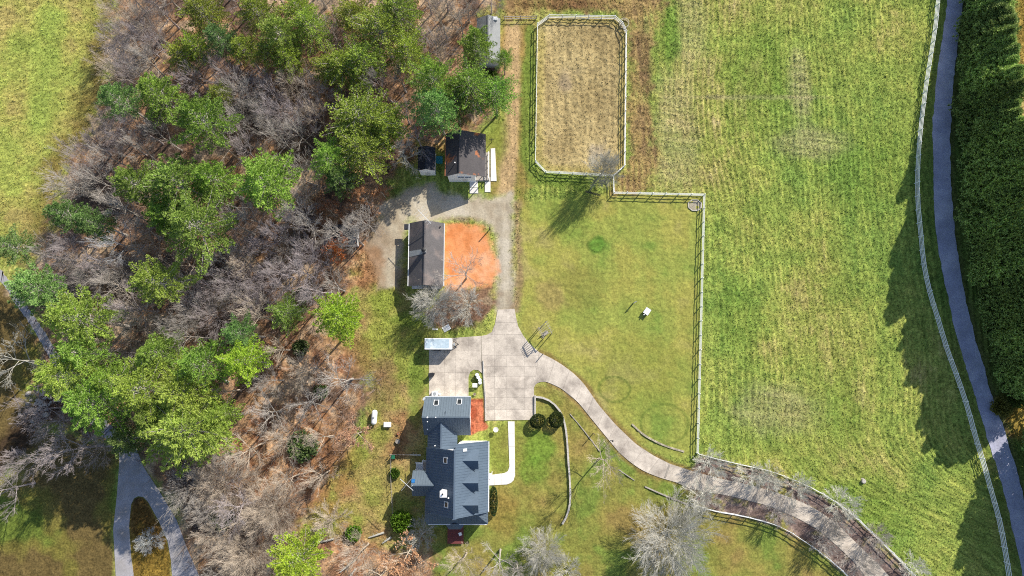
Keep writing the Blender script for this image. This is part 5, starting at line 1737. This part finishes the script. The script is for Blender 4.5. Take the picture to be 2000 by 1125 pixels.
def pine_mesh(seed, H=18.0, rad=4.6, start=.36, whorl=1.0, per=6, blade=.40, width=.036, nb=12, dome=1.0, step=.36, plume=.62):
    """whorls of flat needle plumes on ascending boughs"""
    rg = random.Random(seed)
    TV, TF, BV, BF, V, F = [], [], [], [], [], []
    rt = H * .0135
    tp = [Vector((rg.gauss(0, .05), rg.gauss(0, .05), H * .97 * i / 8 - .2)) for i in range(9)]
    limb(TV, TF, tp, [rt * (1.3 if i == 0 else 1 - .93 * i / 8) for i in range(9)], 7)
    z = H * start
    sector = [rg.uniform(.80, 1.12) for _ in range(9)]
    while z < H * .985:
        f = (z - H * start) / (H * (1 - start))
        prof = (1 - f ** (1.35 * dome)) * (.66 + .34 * min(1, f * 4 + .2))
        Lr = rad * prof + .3
        n = max(4, int(per * (.55 + .5 * prof) + rg.random()))
        a0 = rg.random() * 6.28
        for k in range(n):
            t_ = a0 + 6.283 * k / n + rg.uniform(-.22, .22)
            L = Lr * rg.uniform(.62, 1.12) * sector[int((t_ % 6.283) / 6.283 * 9) % 9]
            el = .08 + .7 * f ** 1.5 + rg.uniform(-.12, .16)
            d = Vector((math.cos(t_) * math.cos(el), math.sin(t_) * math.cos(el), math.sin(el)))
            pts = [Vector((0, 0, z + rg.uniform(-.3, .3)))]
            dd = d.copy()
            for i in range(4):
                dd = (dd + rv(rg, .05) + Vector((0, 0, .06))).normalized()
                pts.append(pts[-1] + dd * L / 4)
            rb = .018 + .012 * L
            limb(BV, BF, pts, [rb * (1 - .2 * i) for i in range(5)], 3)
            s = L * rg.uniform(.22, .4) if L > 1 else .1
            while s < L:
                g = min(3.999, s / L * 4)
                i = int(g)
                q_ = pts[i].lerp(pts[i + 1], g - i)
                side = (pts[i + 1] - pts[i]).normalized()
                wv = side.cross(Vector((0, 0, 1)))
                half = min(plume, (L - s) * .42 + .10)
                for sgn in (-1, 1):
                    for j in range(1 + int(half / .34)):
                        off = half * (j + .3 + .7 * rg.random()) / (1 + int(half / .34))
                        pos = q_ + wv * sgn * off + side * off * .7 + Vector((0, 0, rg.gauss(.03, .06)))
                        tuft(V, F, rg, pos, (side * .9 + wv * sgn * .35 + Vector((0, 0, .38))).normalized(), blade, nb, width)
                s += step * rg.uniform(.8, 1.2)
            tuft(V, F, rg, pts[-1], (dd + Vector((0, 0, .4))).normalized(), blade * 1.15, nb + 3, width)
        z += whorl * (1 - .4 * f) * rg.uniform(.85, 1.15)
    tuft(V, F, rg, Vector((0, 0, H * .97)), Vector((0, 0, 1)), blade * 1.4, nb * 2, width)
    b0 = len(TV)
    TV += BV
    TF += [tuple(i + b0 for i in f_) for f_ in BF]
    return [arr_mesh('trunk', TV, TF, 'bark'), arr_mesh('crown', V, F, 'foliage')]


def cypress_mesh(seed, H=11.0, rad=2.7, n=1000, nb=15):
    rg = random.Random(seed)
    TV, TF, V, F = [], [], [], []
    limb(TV, TF, [Vector((0, 0, H * .9 * i / 5 - .2)) for i in range(6)], [H * .014 * (1.2 - i * .2) for i in range(6)], 6)
    lobes = [(rg.random() * 6.28, rg.uniform(.15, .85), rg.uniform(.1, .4)) for _ in range(12)]
    for _ in range(n):
        f = rg.random() ** 1.15
        t_ = rg.random() * 6.283
        bulge = 0
        for lt, lf, la in lobes:
            da_ = abs((t_ - lt + math.pi) % (2 * math.pi) - math.pi)
            bulge += la * math.exp(-(da_ / .6) ** 2 - ((f - lf) / .13) ** 2)
        r = (rad * (1 - f ** 2.1) ** .8 * min(1, f * 6 + .55) + .1) * rg.uniform(.55, 1.08) * (1 + bulge * 1.3)
        out = Vector((math.cos(t_), math.sin(t_), 0))
        p = out * r + Vector((0, 0, .3 + f * (H - .5)))
        tuft(V, F, rg, p, (out * .6 + Vector((0, 0, .8))).normalized(), .52, nb, .085)
    return [arr_mesh('trunk', TV, TF, 'bark'), arr_mesh('crown', V, F, 'foliage')]


def shrub_mesh(seed, rx, ry, h, n, leaf=.16, clipped=True):
    rg = random.Random(seed)
    TV, TF, V, F = [], [], [], []
    for k in range(5):
        d = Vector((rg.gauss(0, .35), rg.gauss(0, .35), 1)).normalized()
        limb(TV, TF, [Vector((0, 0, -.1)), d * h * .4, d * h * .75], [.05, .035, .015], 4)
    for _ in range(n):
        d = rv(rg).normalized()
        if d.z < -.35:
            d.z = -d.z
        k = rg.uniform(.86, 1.0) if clipped else rg.uniform(.45, 1.1)
        p = Vector((d.x * rx * k, d.y * ry * k, h * .48 + d.z * h * .5 * k))
        tuft(V, F, rg, p, d, leaf, 4, leaf * .33)
    return [arr_mesh('stem', TV, TF, 'bark'), arr_mesh('foliage', V, F, 'foliage')]


def plant(kind, meshes, x, y, sc, rz, label, cat, group, bark, leaf=None, tilt=(0, 0)):
    r_ = bpy.data.objects.new(kind, None)
    r_.empty_display_size = .3
    COL.objects.link(r_)
    r_.location = (x, y, 0)
    r_.rotation_euler = (tilt[0], tilt[1], rz)
    r_.scale = (sc[0], sc[0], sc[1])
    tag(r_, label, cat, group)
    for m_ in meshes:
        o = bpy.data.objects.new(m_.name.split('.')[0], m_)
        COL.objects.link(o)
        o.parent = r_
        nm = m_.name.split('.')[0]
        o.color = (*(leaf if (nm in ('leaves', 'foliage') or (nm == 'crown' and leaf is not None and len(meshes) == 2)) else bark), 1)
    return r_


rg = random.Random(21)
BARE = [bare_tree_mesh(100 + i, 13, 4.2, .36, 8, .0135, .9, u) for i, u in enumerate((.8, 1.0, .7))] + [bare_tree_mesh(110 + i, 13, 4.0, .34, 15, .0125, .9, .5, burst=True) for i in range(2)]
FINE = [bare_tree_mesh(130 + i, 8.5, 4.0, .16, 46, .0105, 1.13, .15, wig=.07, ang=.8, burst=True) for i in range(2)]           # broad ornamental trees, dense twigs
MYRTLE = [bare_tree_mesh(150 + i, 5.2, 2.3, .12, 15, .012, 1.0, .4, wig=.09, ang=.85, burst=True) for i in range(3)]
OPEN = [bare_tree_mesh(170 + i, 12, 5.0, .33, 7, .018, .85, .5, wig=.1) for i in range(2)]
RUST = [bare_tree_mesh(180 + i, 10, 3.4, .28, 8, .016, .9, .5, 2) for i in range(2)]
PINE = [pine_mesh(200, 19, 4.8, .48, .92, 7), pine_mesh(201, 18, 4.4, .46, .9, 7), pine_mesh(202, 20, 5.0, .52, .95, 7), pine_mesh(203, 17, 4.6, .46, .9, 7, dome=1.4)]
OLIVE = [pine_mesh(220 + i, 15, 4.2, .48, .62, 8, .26, .042, 9, 1.7, .34, .5) for i in range(3)]
CYP = [cypress_mesh(240 + i, 11, 2.4) for i in range(3)]

GREY, TAN, PALE, MAUVE = (.40, .365, .335), (.48, .405, .33), (.44, .425, .38), (.36, .315, .32)
G_W, G_Y, G_B, G_O, G_D, G_L = (.270, .405, .075), (.310, .410, .075), (.240, .395, .120), (.335, .410, .070), (.200, .285, .080), (.375, .500, .060)


G_C = (.310, .410, .125)


def place(px, py, H, frac=.72):
    p = P(px, py, H * frac)
    return p.x, p.y


LANDMARKS = [((150, 260), 'near the meadow edge'), ((60, 640), 'by the pale lane'), ((265, 900), 'by the neck of the loop driveway'), ((90, 800), 'by the creek boulders'), ((680, 760), 'at the back yard edge'), ((665, 460), 'around the dark-roofed hut'), ((800, 330), 'near the white shed'), ((940, 100), 'by the long grey-roofed shed'), ((400, 400), 'amid the big pine group'), ((520, 180), 'in the wood behind the white shed'), ((520, 950), 'on the leafy slope past the back yard'), ((480, 600), 'deep in the middle of the wood')]


def near(px, py):
    return min(LANDMARKS, key=lambda a: (a[0][0] - px) ** 2 + (a[0][1] - py) ** 2)[1]


TINT = {G_W: 'mid-green', G_Y: 'yellow-green', G_B: 'blue-green', G_O: 'olive', G_D: 'dark green', G_L: 'lime-green'}
# evergreens: (crown centre px, py, radius px, kind, tint)
EVER = [(225, 190, 40, 'W', G_B), (300, 178, 48, 'W', G_W), (388, 228, 60, 'W', G_W), (425, 72, 34, 'W', G_B), (352, 105, 30, 'O', G_O), (392, 18, 45, 'O', G_O), (428, 182, 24, 'O', G_O),
        (545, 62, 44, 'W', G_Y), (603, 48, 42, 'O', G_O), (665, 125, 45, 'O', G_O), (705, 118, 48, 'O', G_O), (742, 52, 55, 'O', G_O), (775, 15, 50, 'O', G_O), (795, 100, 42, 'O', G_O), (640, 132, 32, 'O', G_O),
        (583, 15, 36, 'O', G_O), (498, 18, 40, 'O', G_O), (472, 92, 30, 'O', G_O), (562, 112, 34, 'O', G_O), (690, 30, 40, 'O', G_O), (380, 90, 34, 'O', G_O), (520, 100, 30, 'O', G_O),
        (845, 148, 48, 'W', G_W), (852, 208, 52, 'W', G_B), (918, 162, 50, 'O', G_W), (930, 78, 38, 'W', G_W), (968, 182, 40, 'O', G_W), (985, 112, 20, 'O', G_W), (890, 200, 36, 'O', G_D),
        (705, 228, 72, 'O', G_O), (642, 308, 42, 'W', G_W), (700, 290, 55, 'O', G_O), (660, 345, 34, 'W', G_D), (745, 250, 45, 'O', G_O),
        (258, 355, 44, 'W', G_W), (345, 355, 70, 'W', G_W), (410, 345, 46, 'W', G_W), (512, 352, 66, 'W', G_W), (375, 438, 70, 'W', G_W), (318, 420, 42, 'W', G_W), (120, 415, 36, 'W', G_B), (172, 432, 36, 'W', G_B),
        (300, 550, 52, 'W', G_Y), (66, 562, 50, 'W', G_B), (140, 622, 62, 'W', G_Y), (155, 690, 55, 'W', G_W), (118, 735, 56, 'W', G_Y), (175, 785, 62, 'W', G_W), (210, 745, 42, 'W', G_W),
        (302, 690, 48, 'W', G_W), (268, 762, 60, 'W', G_Y), (350, 765, 62, 'W', G_Y), (385, 715, 52, 'W', G_W), (466, 705, 46, 'W', G_L), (462, 650, 34, 'W', G_B), (360, 838, 84, 'W', G_Y), (296, 815, 46, 'W', G_W), (420, 815, 36, 'W', G_Y),
        (558, 612, 33, 'O', G_W), (660, 620, 50, 'W', G_L), (575, 1098, 52, 'W', G_L), (240, 860, 36, 'W', G_D), (15, 480, 36, 'W', G_B)]
SINGLES = {(660, 620): 'bright lime-green pine standing alone at the back yard edge', (558, 612): 'small dark pine at the wood edge beside the lime-green pine',
           (575, 1098): 'pale green pine beside tan leafless trees past the back yard', (300, 550): 'yellow-green round pine isolated among leafless trees in the wood',
           (66, 562): 'blue-green pine overhanging the pale lane by the meadow', (930, 78): 'pine leaning over the long grey-roofed shed', (705, 228): 'broadest olive evergreen crown behind the white shed',
           (360, 838): 'largest yellow-green pine crown by the loop driveway', (425, 72): 'blue-green pine among the olive evergreens far inside the wood', (545, 62): 'yellowish pine among the olive evergreens far inside the wood'}
LAB = {'W': 'tall white pine with feathery green whorls in the wood', 'O': 'dense olive-green evergreen in the upper wood'}
for i, (px, py, r, k, tint) in enumerate(EVER):
    ms = (PINE if k == 'W' else OLIVE)[i % (4 if k == 'W' else 3)]
    H0, R0 = ((19, 18, 20, 17)[i % 4], (4.8, 4.4, 5.0, 4.6)[i % 4]) if k == 'W' else (15, 4.2)
    H = H0 * max(.45, min(1.05, (r / 55.0) ** .55))
    zt = H * .78
    mpp = (CAM_H - zt) / FPX * 1.0
    s = r * mpp / R0 * (1.30 if k == 'W' else 1.26)
    x, y = place(px, py, H, .78)
    v = rg.uniform(.85, 1.15)
    tc_ = tuple(a * v * rg.uniform(.94, 1.06) for a in tint)
    plant('pine_tree' if k == 'W' else 'evergreen_tree', ms, x, y, (s, H / H0), rg.random() * 6.28, SINGLES.get((px, py)) or '%s %s %s' % ('broad' if r > 54 else ('small' if r < 37 else 'medium'), TINT[tint] + (' plumed pine' if k == 'W' else ' dense evergreen'), near(px, py)), 'tree',
          {'W': 'white pines of the wood', 'O': 'olive evergreens of the wood'}[k] if (px, py) not in SINGLES else None, GREY, tc_)

# leafless trees that stand out: px, py, radius px, meshes, base height, base radius, bark, label
SOLO = [(790, 300, 44, OPEN, 12, 5.0, PALE, 'pale spreading bare tree beside the small white shed'),
        (845, 588, 44, FINE, 8.5, 4.6, (.52, .50, .45), 'pale fan-shaped bare tree at the south end of the barn'),
        (915, 594, 38, [MYRTLE[1]], 5.2, 2.6, PALE, 'pale bare tree with dense twigs at the end of the orange clay pad'),
        (905, 532, 46, OPEN, 12, 5.0, GREY, 'open-branched bare tree reaching over the orange clay pad'),
        (1183, 322, 36, [FINE[0]], 8.5, 4.6, PALE, 'small bare tree at the arena corner beside the open gate'),
        (1310, 1058, 76, FINE, 8.5, 4.6, PALE, 'big round silvery bare tree alone on the front lawn'),
        (1062, 1085, 42, FINE, 8.5, 4.6, PALE, 'silvery bare tree of the clump past the deck, by the retaining wall end'),
        (975, 1100, 52, BARE, 13, 5.0, GREY, 'grey bare tree amid the clump past the red deck'),
        (905, 1105, 46, BARE, 13, 5.0, TAN, 'tan bare tree of the clump past the deck, closest to it'),
        (1110, 1120, 34, MYRTLE, 5.2, 2.6, PALE, 'low pale bare shrub tree edging the clump past the deck'),
        (1180, 905, 44, OPEN, 12, 5.0, TAN, 'thin tan bare tree on the lawn inside the driveway bend'),
        (20, 705, 62, OPEN, 12, 5.0, PALE, 'large pale open-branched tree on the lawn beside the creek'),
        (135, 880, 66, BARE, 13, 5.0, MAUVE, 'wide mauve-grey bare tree between creek and loop driveway'),
        (178, 880, 46, BARE, 13, 5.0, MAUVE, 'mauve bare tree touching the neck of the loop driveway'),
        (40, 905, 52, BARE, 13, 5.0, MAUVE, 'mauve bare tree on the creek bank near the boulders'),
        (-10, 960, 55, BARE, 13, 5.0, MAUVE, 'mauve bare tree leaning over the creek at the lawn edge'),
        (285, 1056, 28, MYRTLE, 5.2, 2.6, (.50, .51, .50), 'small whitish bare tree inside the loop driveway'),
        (422, 950, 64, FINE, 8.5, 4.6, TAN, 'fan-shaped tan bare tree beside the loop driveway'),
        (520, 1005, 62, FINE, 8.5, 4.6, TAN, 'fan-shaped tan bare tree between loop driveway trees and back yard'),
        (465, 1088, 60, FINE, 8.5, 4.6, TAN, 'tan bare tree beside the pale green pine'),
        (430, 512, 46, OPEN, 12, 5.0, PALE, 'pale leaning bare tree between two pines in the wood'),
        (235, 480, 50, OPEN, 12, 5.0, (.36, .37, .40), 'bluish-grey dead tree in a dark gap of the wood'),
        (665, 740, 60, OPEN, 12, 5.0, GREY, 'wide grey bare tree where the wood meets the back yard'),
        (640, 1020, 36, MYRTLE, 5.2, 2.6, TAN, 'low tan bare tree on the back yard slope'),
        (700, 1085, 46, BARE, 13, 5.0, TAN, 'tan bare tree between the pale green pine and the peach-brown tree'),
        (825, 1045, 34, MYRTLE, 5.2, 2.6, PALE, 'low pale bare tree at the yard fence end'),
        (1010, 1118, 40, BARE, 13, 5.0, GREY, 'grey bare tree of the clump past the deck, farthest from the house')]
for i, (px, py, r, ms, H0, R0, bk, lab) in enumerate(SOLO):
    H = {(1183, 322): 9.0}.get((px, py), H0 * max(.6, min(1.1, r / 50.0)) * .9)
    s = r * (CAM_H - H * .7) / FPX / R0 * 1.02
    x, y = place(px, py, H, .7)
    plant('bare_tree', ms[i % len(ms)], x, y, (s, H / H0), rg.random() * 6.28, lab, 'tree', None, bk)
for i, (px, py, r, bk) in enumerate([(1390, 908, 34, PALE), (1475, 935, 32, PALE), (1565, 955, 32, PALE), (1655, 990, 36, PALE), (1800, 1118, 34, PALE), (1375, 975, 38, PALE), (1535, 1005, 30, GREY), (1618, 1058, 34, GREY), (1690, 1102, 36, GREY), (1725, 1050, 26, GREY), (1640, 1020, 28, GREY), (1510, 938, 28, PALE)]):
    s = r * (CAM_H - 4) / FPX / 2.6
    x, y = place(px, py, 5.0, .7)
    bk = (.56, .55, .49) if bk is PALE else bk
    up_ = i in (0, 1, 2, 3, 4, 9, 11)
    plant('ornamental_tree', MYRTLE[i % 3], x, y, (s, rg.uniform(.9, 1.1)), rg.random() * 6.28,
          'silvery leafless ornamental tree between driveway and hay field fence' if up_ else 'leafless ornamental tree in the bed on the house side of the driveway', 'tree',
          'ornamental trees along the field fence' if up_ else 'ornamental trees on the house side of the drive', bk)
RUSTY = [(655, 488, 30, (.42, .13, .035), 'rust-leaved tree glowing among bare trees beside the dark hut'), (708, 385, 34, (.42, .22, .11), 'tan-leaved small tree at the gravel yard corner'),
         (790, 1092, 48, (.52, .30, .17), 'peach-brown leafy tree past the end of the yard fence'), (690, 850, 36, (.48, .28, .18), 'pinkish-tan tree at the back yard edge near the propane tank'), (640, 410, 30, (.34, .16, .08), 'dull brown-leaved tree between pines and gravel yard'),
         (745, 375, 22, (.40, .2, .1), 'small brown-leaved sapling near the white shed')]
for i, (px, py, r, lf, lab) in enumerate(RUSTY):
    H = 10 * max(.5, r / 42)
    s = r * (CAM_H - H * .7) / FPX / 4.0
    x, y = place(px, py, H, .7)
    plant('rust_leaved_tree', RUST[i % 2], x, y, (s, H / 10), rg.random() * 6.28, lab, 'tree', None, TAN, lf)

# the wood's other leafless trees, dart-thrown between the crowns above
fp_ = [p.xy for p in PP(FOREST)]
taken = [(px, py, r * .84) for px, py, r, *_ in EVER] + [(a[0], a[1], a[2] * .6) for a in SOLO] + [(a[0], a[1], a[2] * .7) for a in RUSTY] + [(955, 78, 36), (250, 925, 50), (225, 1000, 45), (335, 1010, 45), (362, 1085, 50), (290, 1080, 60), (300, 930, 40), (255, 880, 40)]
cnt = 0
for _ in range(9000):
    px, py = rg.uniform(60, 990), rg.uniform(-70, 1160)
    H = rg.uniform(8.5, 12.5)
    b = P(px, py, 0)
    if not in_poly(b.x, b.y, fp_):
        continue
    x, y = place(px, py, H, .7)
    if not in_poly(x, y, fp_):
        continue
    r = 36 if not (px > 470 and py > 640) else 64
    if any((px - a) ** 2 + (py - c_) ** 2 < (r * .5 + d) ** 2 for a, c_, d in taken):
        continue
    taken.append((px, py, r * .42))
    cnt += 1
    open_area = px > 470 and py > 640
    tone = rg.choice([MAUVE, MAUVE, GREY, GREY, TAN] if not open_area else [TAN, TAN, GREY])
    ms = BARE[cnt % 5]
    s = rg.uniform(.68, 1.0)
    tonename = {MAUVE: 'mauve-grey', GREY: 'grey', TAN: 'tan'}[tone]
    plant('bare_tree', ms, x, y, (s, H / 13), rg.random() * 6.28, 'slender %s leafless tree %s' % (tonename, near(px, py)), 'tree', '%s leafless trees of the wood' % tonename, tone, tilt=(rg.gauss(0, .05), rg.gauss(0, .05)))

# conifer row along the lane: base at the verge, heights rise toward the middle
row = catmull([p.xy for p in PP([(1910, -130), (1903, 0), (1896, 120), (1890, 250), (1892, 380), (1902, 470), (1916, 560), (1932, 630), (1948, 690), (1963, 745)])], 1.9)
hts = [(-130, 8), (0, 8.5), (120, 9.5), (250, 12), (380, 15), (470, 16), (560, 16), (640, 15.5), (730, 14.5)]
for i, p in enumerate(row):
    f = i / (len(row) - 1) * 8
    k = min(7, int(f))
    H = hts[k][1] + (hts[k + 1][1] - hts[k][1]) * (f - k)
    for dx, kk in ((rg.uniform(-.3, .9), 1.0),) + (((rg.uniform(2.4, 3.0), .9),) if p.y < 22 else ()):
        hh = H * kk * rg.uniform(.86, 1.12)
        v_ = rg.uniform(.7, 1.35)
        plant('cypress_tree', CYP[rg.randrange(3)], p.x + dx, p.y + rg.uniform(-.5, .5), (rg.uniform(.92, 1.12), hh / 11), rg.random() * 6.28,
              ('tall' if H > 12 else 'lower') + (' dark cypress in the front row beside the asphalt lane' if kk == 1.0 else ' dark cypress in the second row behind the lane screen'), 'tree', 'cypress row along the lane', GREY, tuple(a * v_ for a in G_C))
# trees that go on beyond the lane further down; their shade lies on the field
for (px, py, H, s) in ((2018, 854, 15, 1.1), (2033, 885, 17, 1.2), (2046, 920, 17, 1.25), (2058, 955, 17, 1.25), (2070, 990, 17, 1.25), (2082, 1030, 17, 1.25), (2092, 1070, 17, 1.25), (2102, 1110, 17, 1.25), (2112, 1150, 17, 1.25), (2122, 1190, 17, 1.25), (2055, 870, 16, 1.25), (2080, 925, 16, 1.25)):
    b = P(px, py)
    plant('cypress_tree', CYP[rg.randrange(3)], b.x, b.y, (s, H / 11), rg.random() * 6.28, 'tall bushy cypress past the bend of the asphalt lane', 'tree', 'cypresses past the bend of the lane', GREY, tuple(a * rg.uniform(.8, 1.2) for a in G_C))

# shrubs
HEDGE = shrub_mesh(300, .62, 2.5, 1.5, 1500, .14)
BALL = shrub_mesh(301, 1.35, 1.2, 1.9, 1500, .15)
LOOSE = shrub_mesh(302, 1.2, 1.2, 1.5, 520, .34, False)
p = P(964, 980, 1.2)
plant('clipped_hedge', HEDGE, p.x, p.y, (1, 1), 0, 'dark clipped oval hedge against the front wall of the house', 'hedge', None, GREY, (.035, .065, .02))
p = P(1051, 823, 1.4)
plant('round_shrub', BALL, p.x, p.y, (1.0, 1), .3, 'round dark green shrub next to the court wall', 'shrub', None, GREY, (.05, .075, .022))
p = P(1087, 820, 1.4)
plant('round_shrub', BALL, p.x, p.y, (1.02, .95), 1.4, 'oval dark green shrub against the curved retaining wall', 'shrub', None, GREY, (.055, .08, .022))
for (px, py, s, h, tint, lab) in ((785, 1020, 1.7, 1.6, (.12, .22, .02), 'bright green bush at the end of the yard fence'), (690, 1042, 1.2, 1.0, (.12, .24, .02), 'small bright green bush at the far end of the back yard'),
                                  (590, 872, 2.3, 1.3, (.13, .19, .06), 'dark green bush on the leaf-covered slope'), (430, 1012, 1.9, 1.3, (.05, .09, .02), 'dark bush between two tan bare trees'),
                                  
                                  (625, 765, 1.1, 1.2, (.06, .12, .02), 'small green bush under the wide grey bare tree'), (585, 680, 1.3, 1.5, (.10, .14, .05), 'grey-green sapling bush inside the wood edge'),
                                  (590, 575, 1.2, 1.6, (.07, .11, .06), 'bluish-green bush beside the small dark pine'), (1960, 795, 1.6, 1.3, (.16, .15, .03), 'yellowish bush on the verge beyond the lane'), (1990, 775, 1.8, 1.6, (.10, .13, .025), 'olive bush behind the yellowish verge bush'),
                                  (960, 150, 1.2, 1.0, (.09, .14, .02), 'small bush beside the farm track near the long shed'), (770, 925, .8, .8, (.08, .15, .02), 'tiny green bush along the yard wire fence')):
    p = P(px, py, h)
    plant('leafy_bush', LOOSE, p.x, p.y, (s * .8, h * .8), rg.random() * 6, lab, 'bush', None, GREY, tint)

# fallen logs
for i, (ax, ay, bx_, by_, lab) in enumerate(((720, 1050, 750, 1040, 'pale fallen log pointing at the yard fence'), (747, 1061, 764, 1049, 'short pale log beside the yard fence bush'), (622, 1060, 652, 1052, 'pale log on the slope past the back yard'),
                                             (664, 1118, 694, 1093, 'leaning pale log among the tan trees'), (800, 888, 822, 889, 'thin fallen branch by the wire fence'), (421, 733, 448, 747, 'pale log lying under the lime pine'))):
    a, b = P(ax, ay, .2), P(bx_, by_, .2)
    d = b - a
    r_ = empty('fallen_log', (a.x, a.y, 0), lab, 'log')
    V, F = [], []
    limb(V, F, [a - r_.location, a.lerp(b, .5) - r_.location + Vector((0, 0, .05)), b - r_.location], [.10, .15, .18], 7)
    o = bpy.data.objects.new('log', arr_mesh('log', V, F, 'bark'))
    COL.objects.link(o)
    o.parent = r_
    o.color = (*PALE, 1)
    V, F = [], []
    for k in (.35, .6):
        q_ = a.lerp(b, k) - r_.location
        limb(V, F, [q_, q_ + Vector((-d.y, d.x, 2)).normalized() * .7], [.05, .02], 5)
    o = bpy.data.objects.new('branch_stub', arr_mesh('branch_stub', V, F, 'bark'))
    COL.objects.link(o)
    o.parent = r_
    o.color = (*PALE, 1)

# undergrowth of the wood: thin brush nobody could count
V, F = [], []
fy_ = [p.xy for p in PP(FOREST)]
bb = (min(p.x for p in fy_), max(p.x for p in fy_), min(p.y for p in fy_), max(p.y for p in fy_))
nb_ = 0
while nb_ < 5200:
    x, y = rg.uniform(bb[0], bb[1]), rg.uniform(bb[2], bb[3])
    if not in_poly(x, y, fy_):
        continue
    nb_ += 1
    h = rg.choice((.7, 1.2, 2.0, 3.0)) * rg.uniform(.7, 1.3)
    for _ in range(7):
        d = Vector((rg.gauss(0, .5), rg.gauss(0, .5), 1)).normalized() * h * rg.uniform(.6, 1.1)
        s_ = Vector((rg.gauss(0, 1), rg.gauss(0, 1), 0)).normalized() * rg.uniform(.012, .028)
        p = Vector((x + rg.gauss(0, .15), y + rg.gauss(0, .15), -.1))
        m_ = p + d * .5 + rv(rg, .08)
        b0 = len(V)
        V += [tuple(p - s_), tuple(p + s_), tuple(m_ + s_), tuple(m_ - s_), tuple(p + d)]
        F += [(b0, b0 + 1, b0 + 2, b0 + 3), (b0 + 3, b0 + 2, b0 + 4)]
        e_ = m_ + rv(rg, .3 * h ** .5)
        V += [tuple(m_ - s_ * .7), tuple(m_ + s_ * .7), tuple(e_)]
        F.append((b0 + 5, b0 + 6, b0 + 7))
o = bpy.data.objects.new('undergrowth', arr_mesh('undergrowth', V, F, 'bark'))
COL.objects.link(o)
o.color = (.27, .21, .18, 1)
tag(o, 'thin leafless brush covering the floor of the wood', 'undergrowth', kind='stuff')
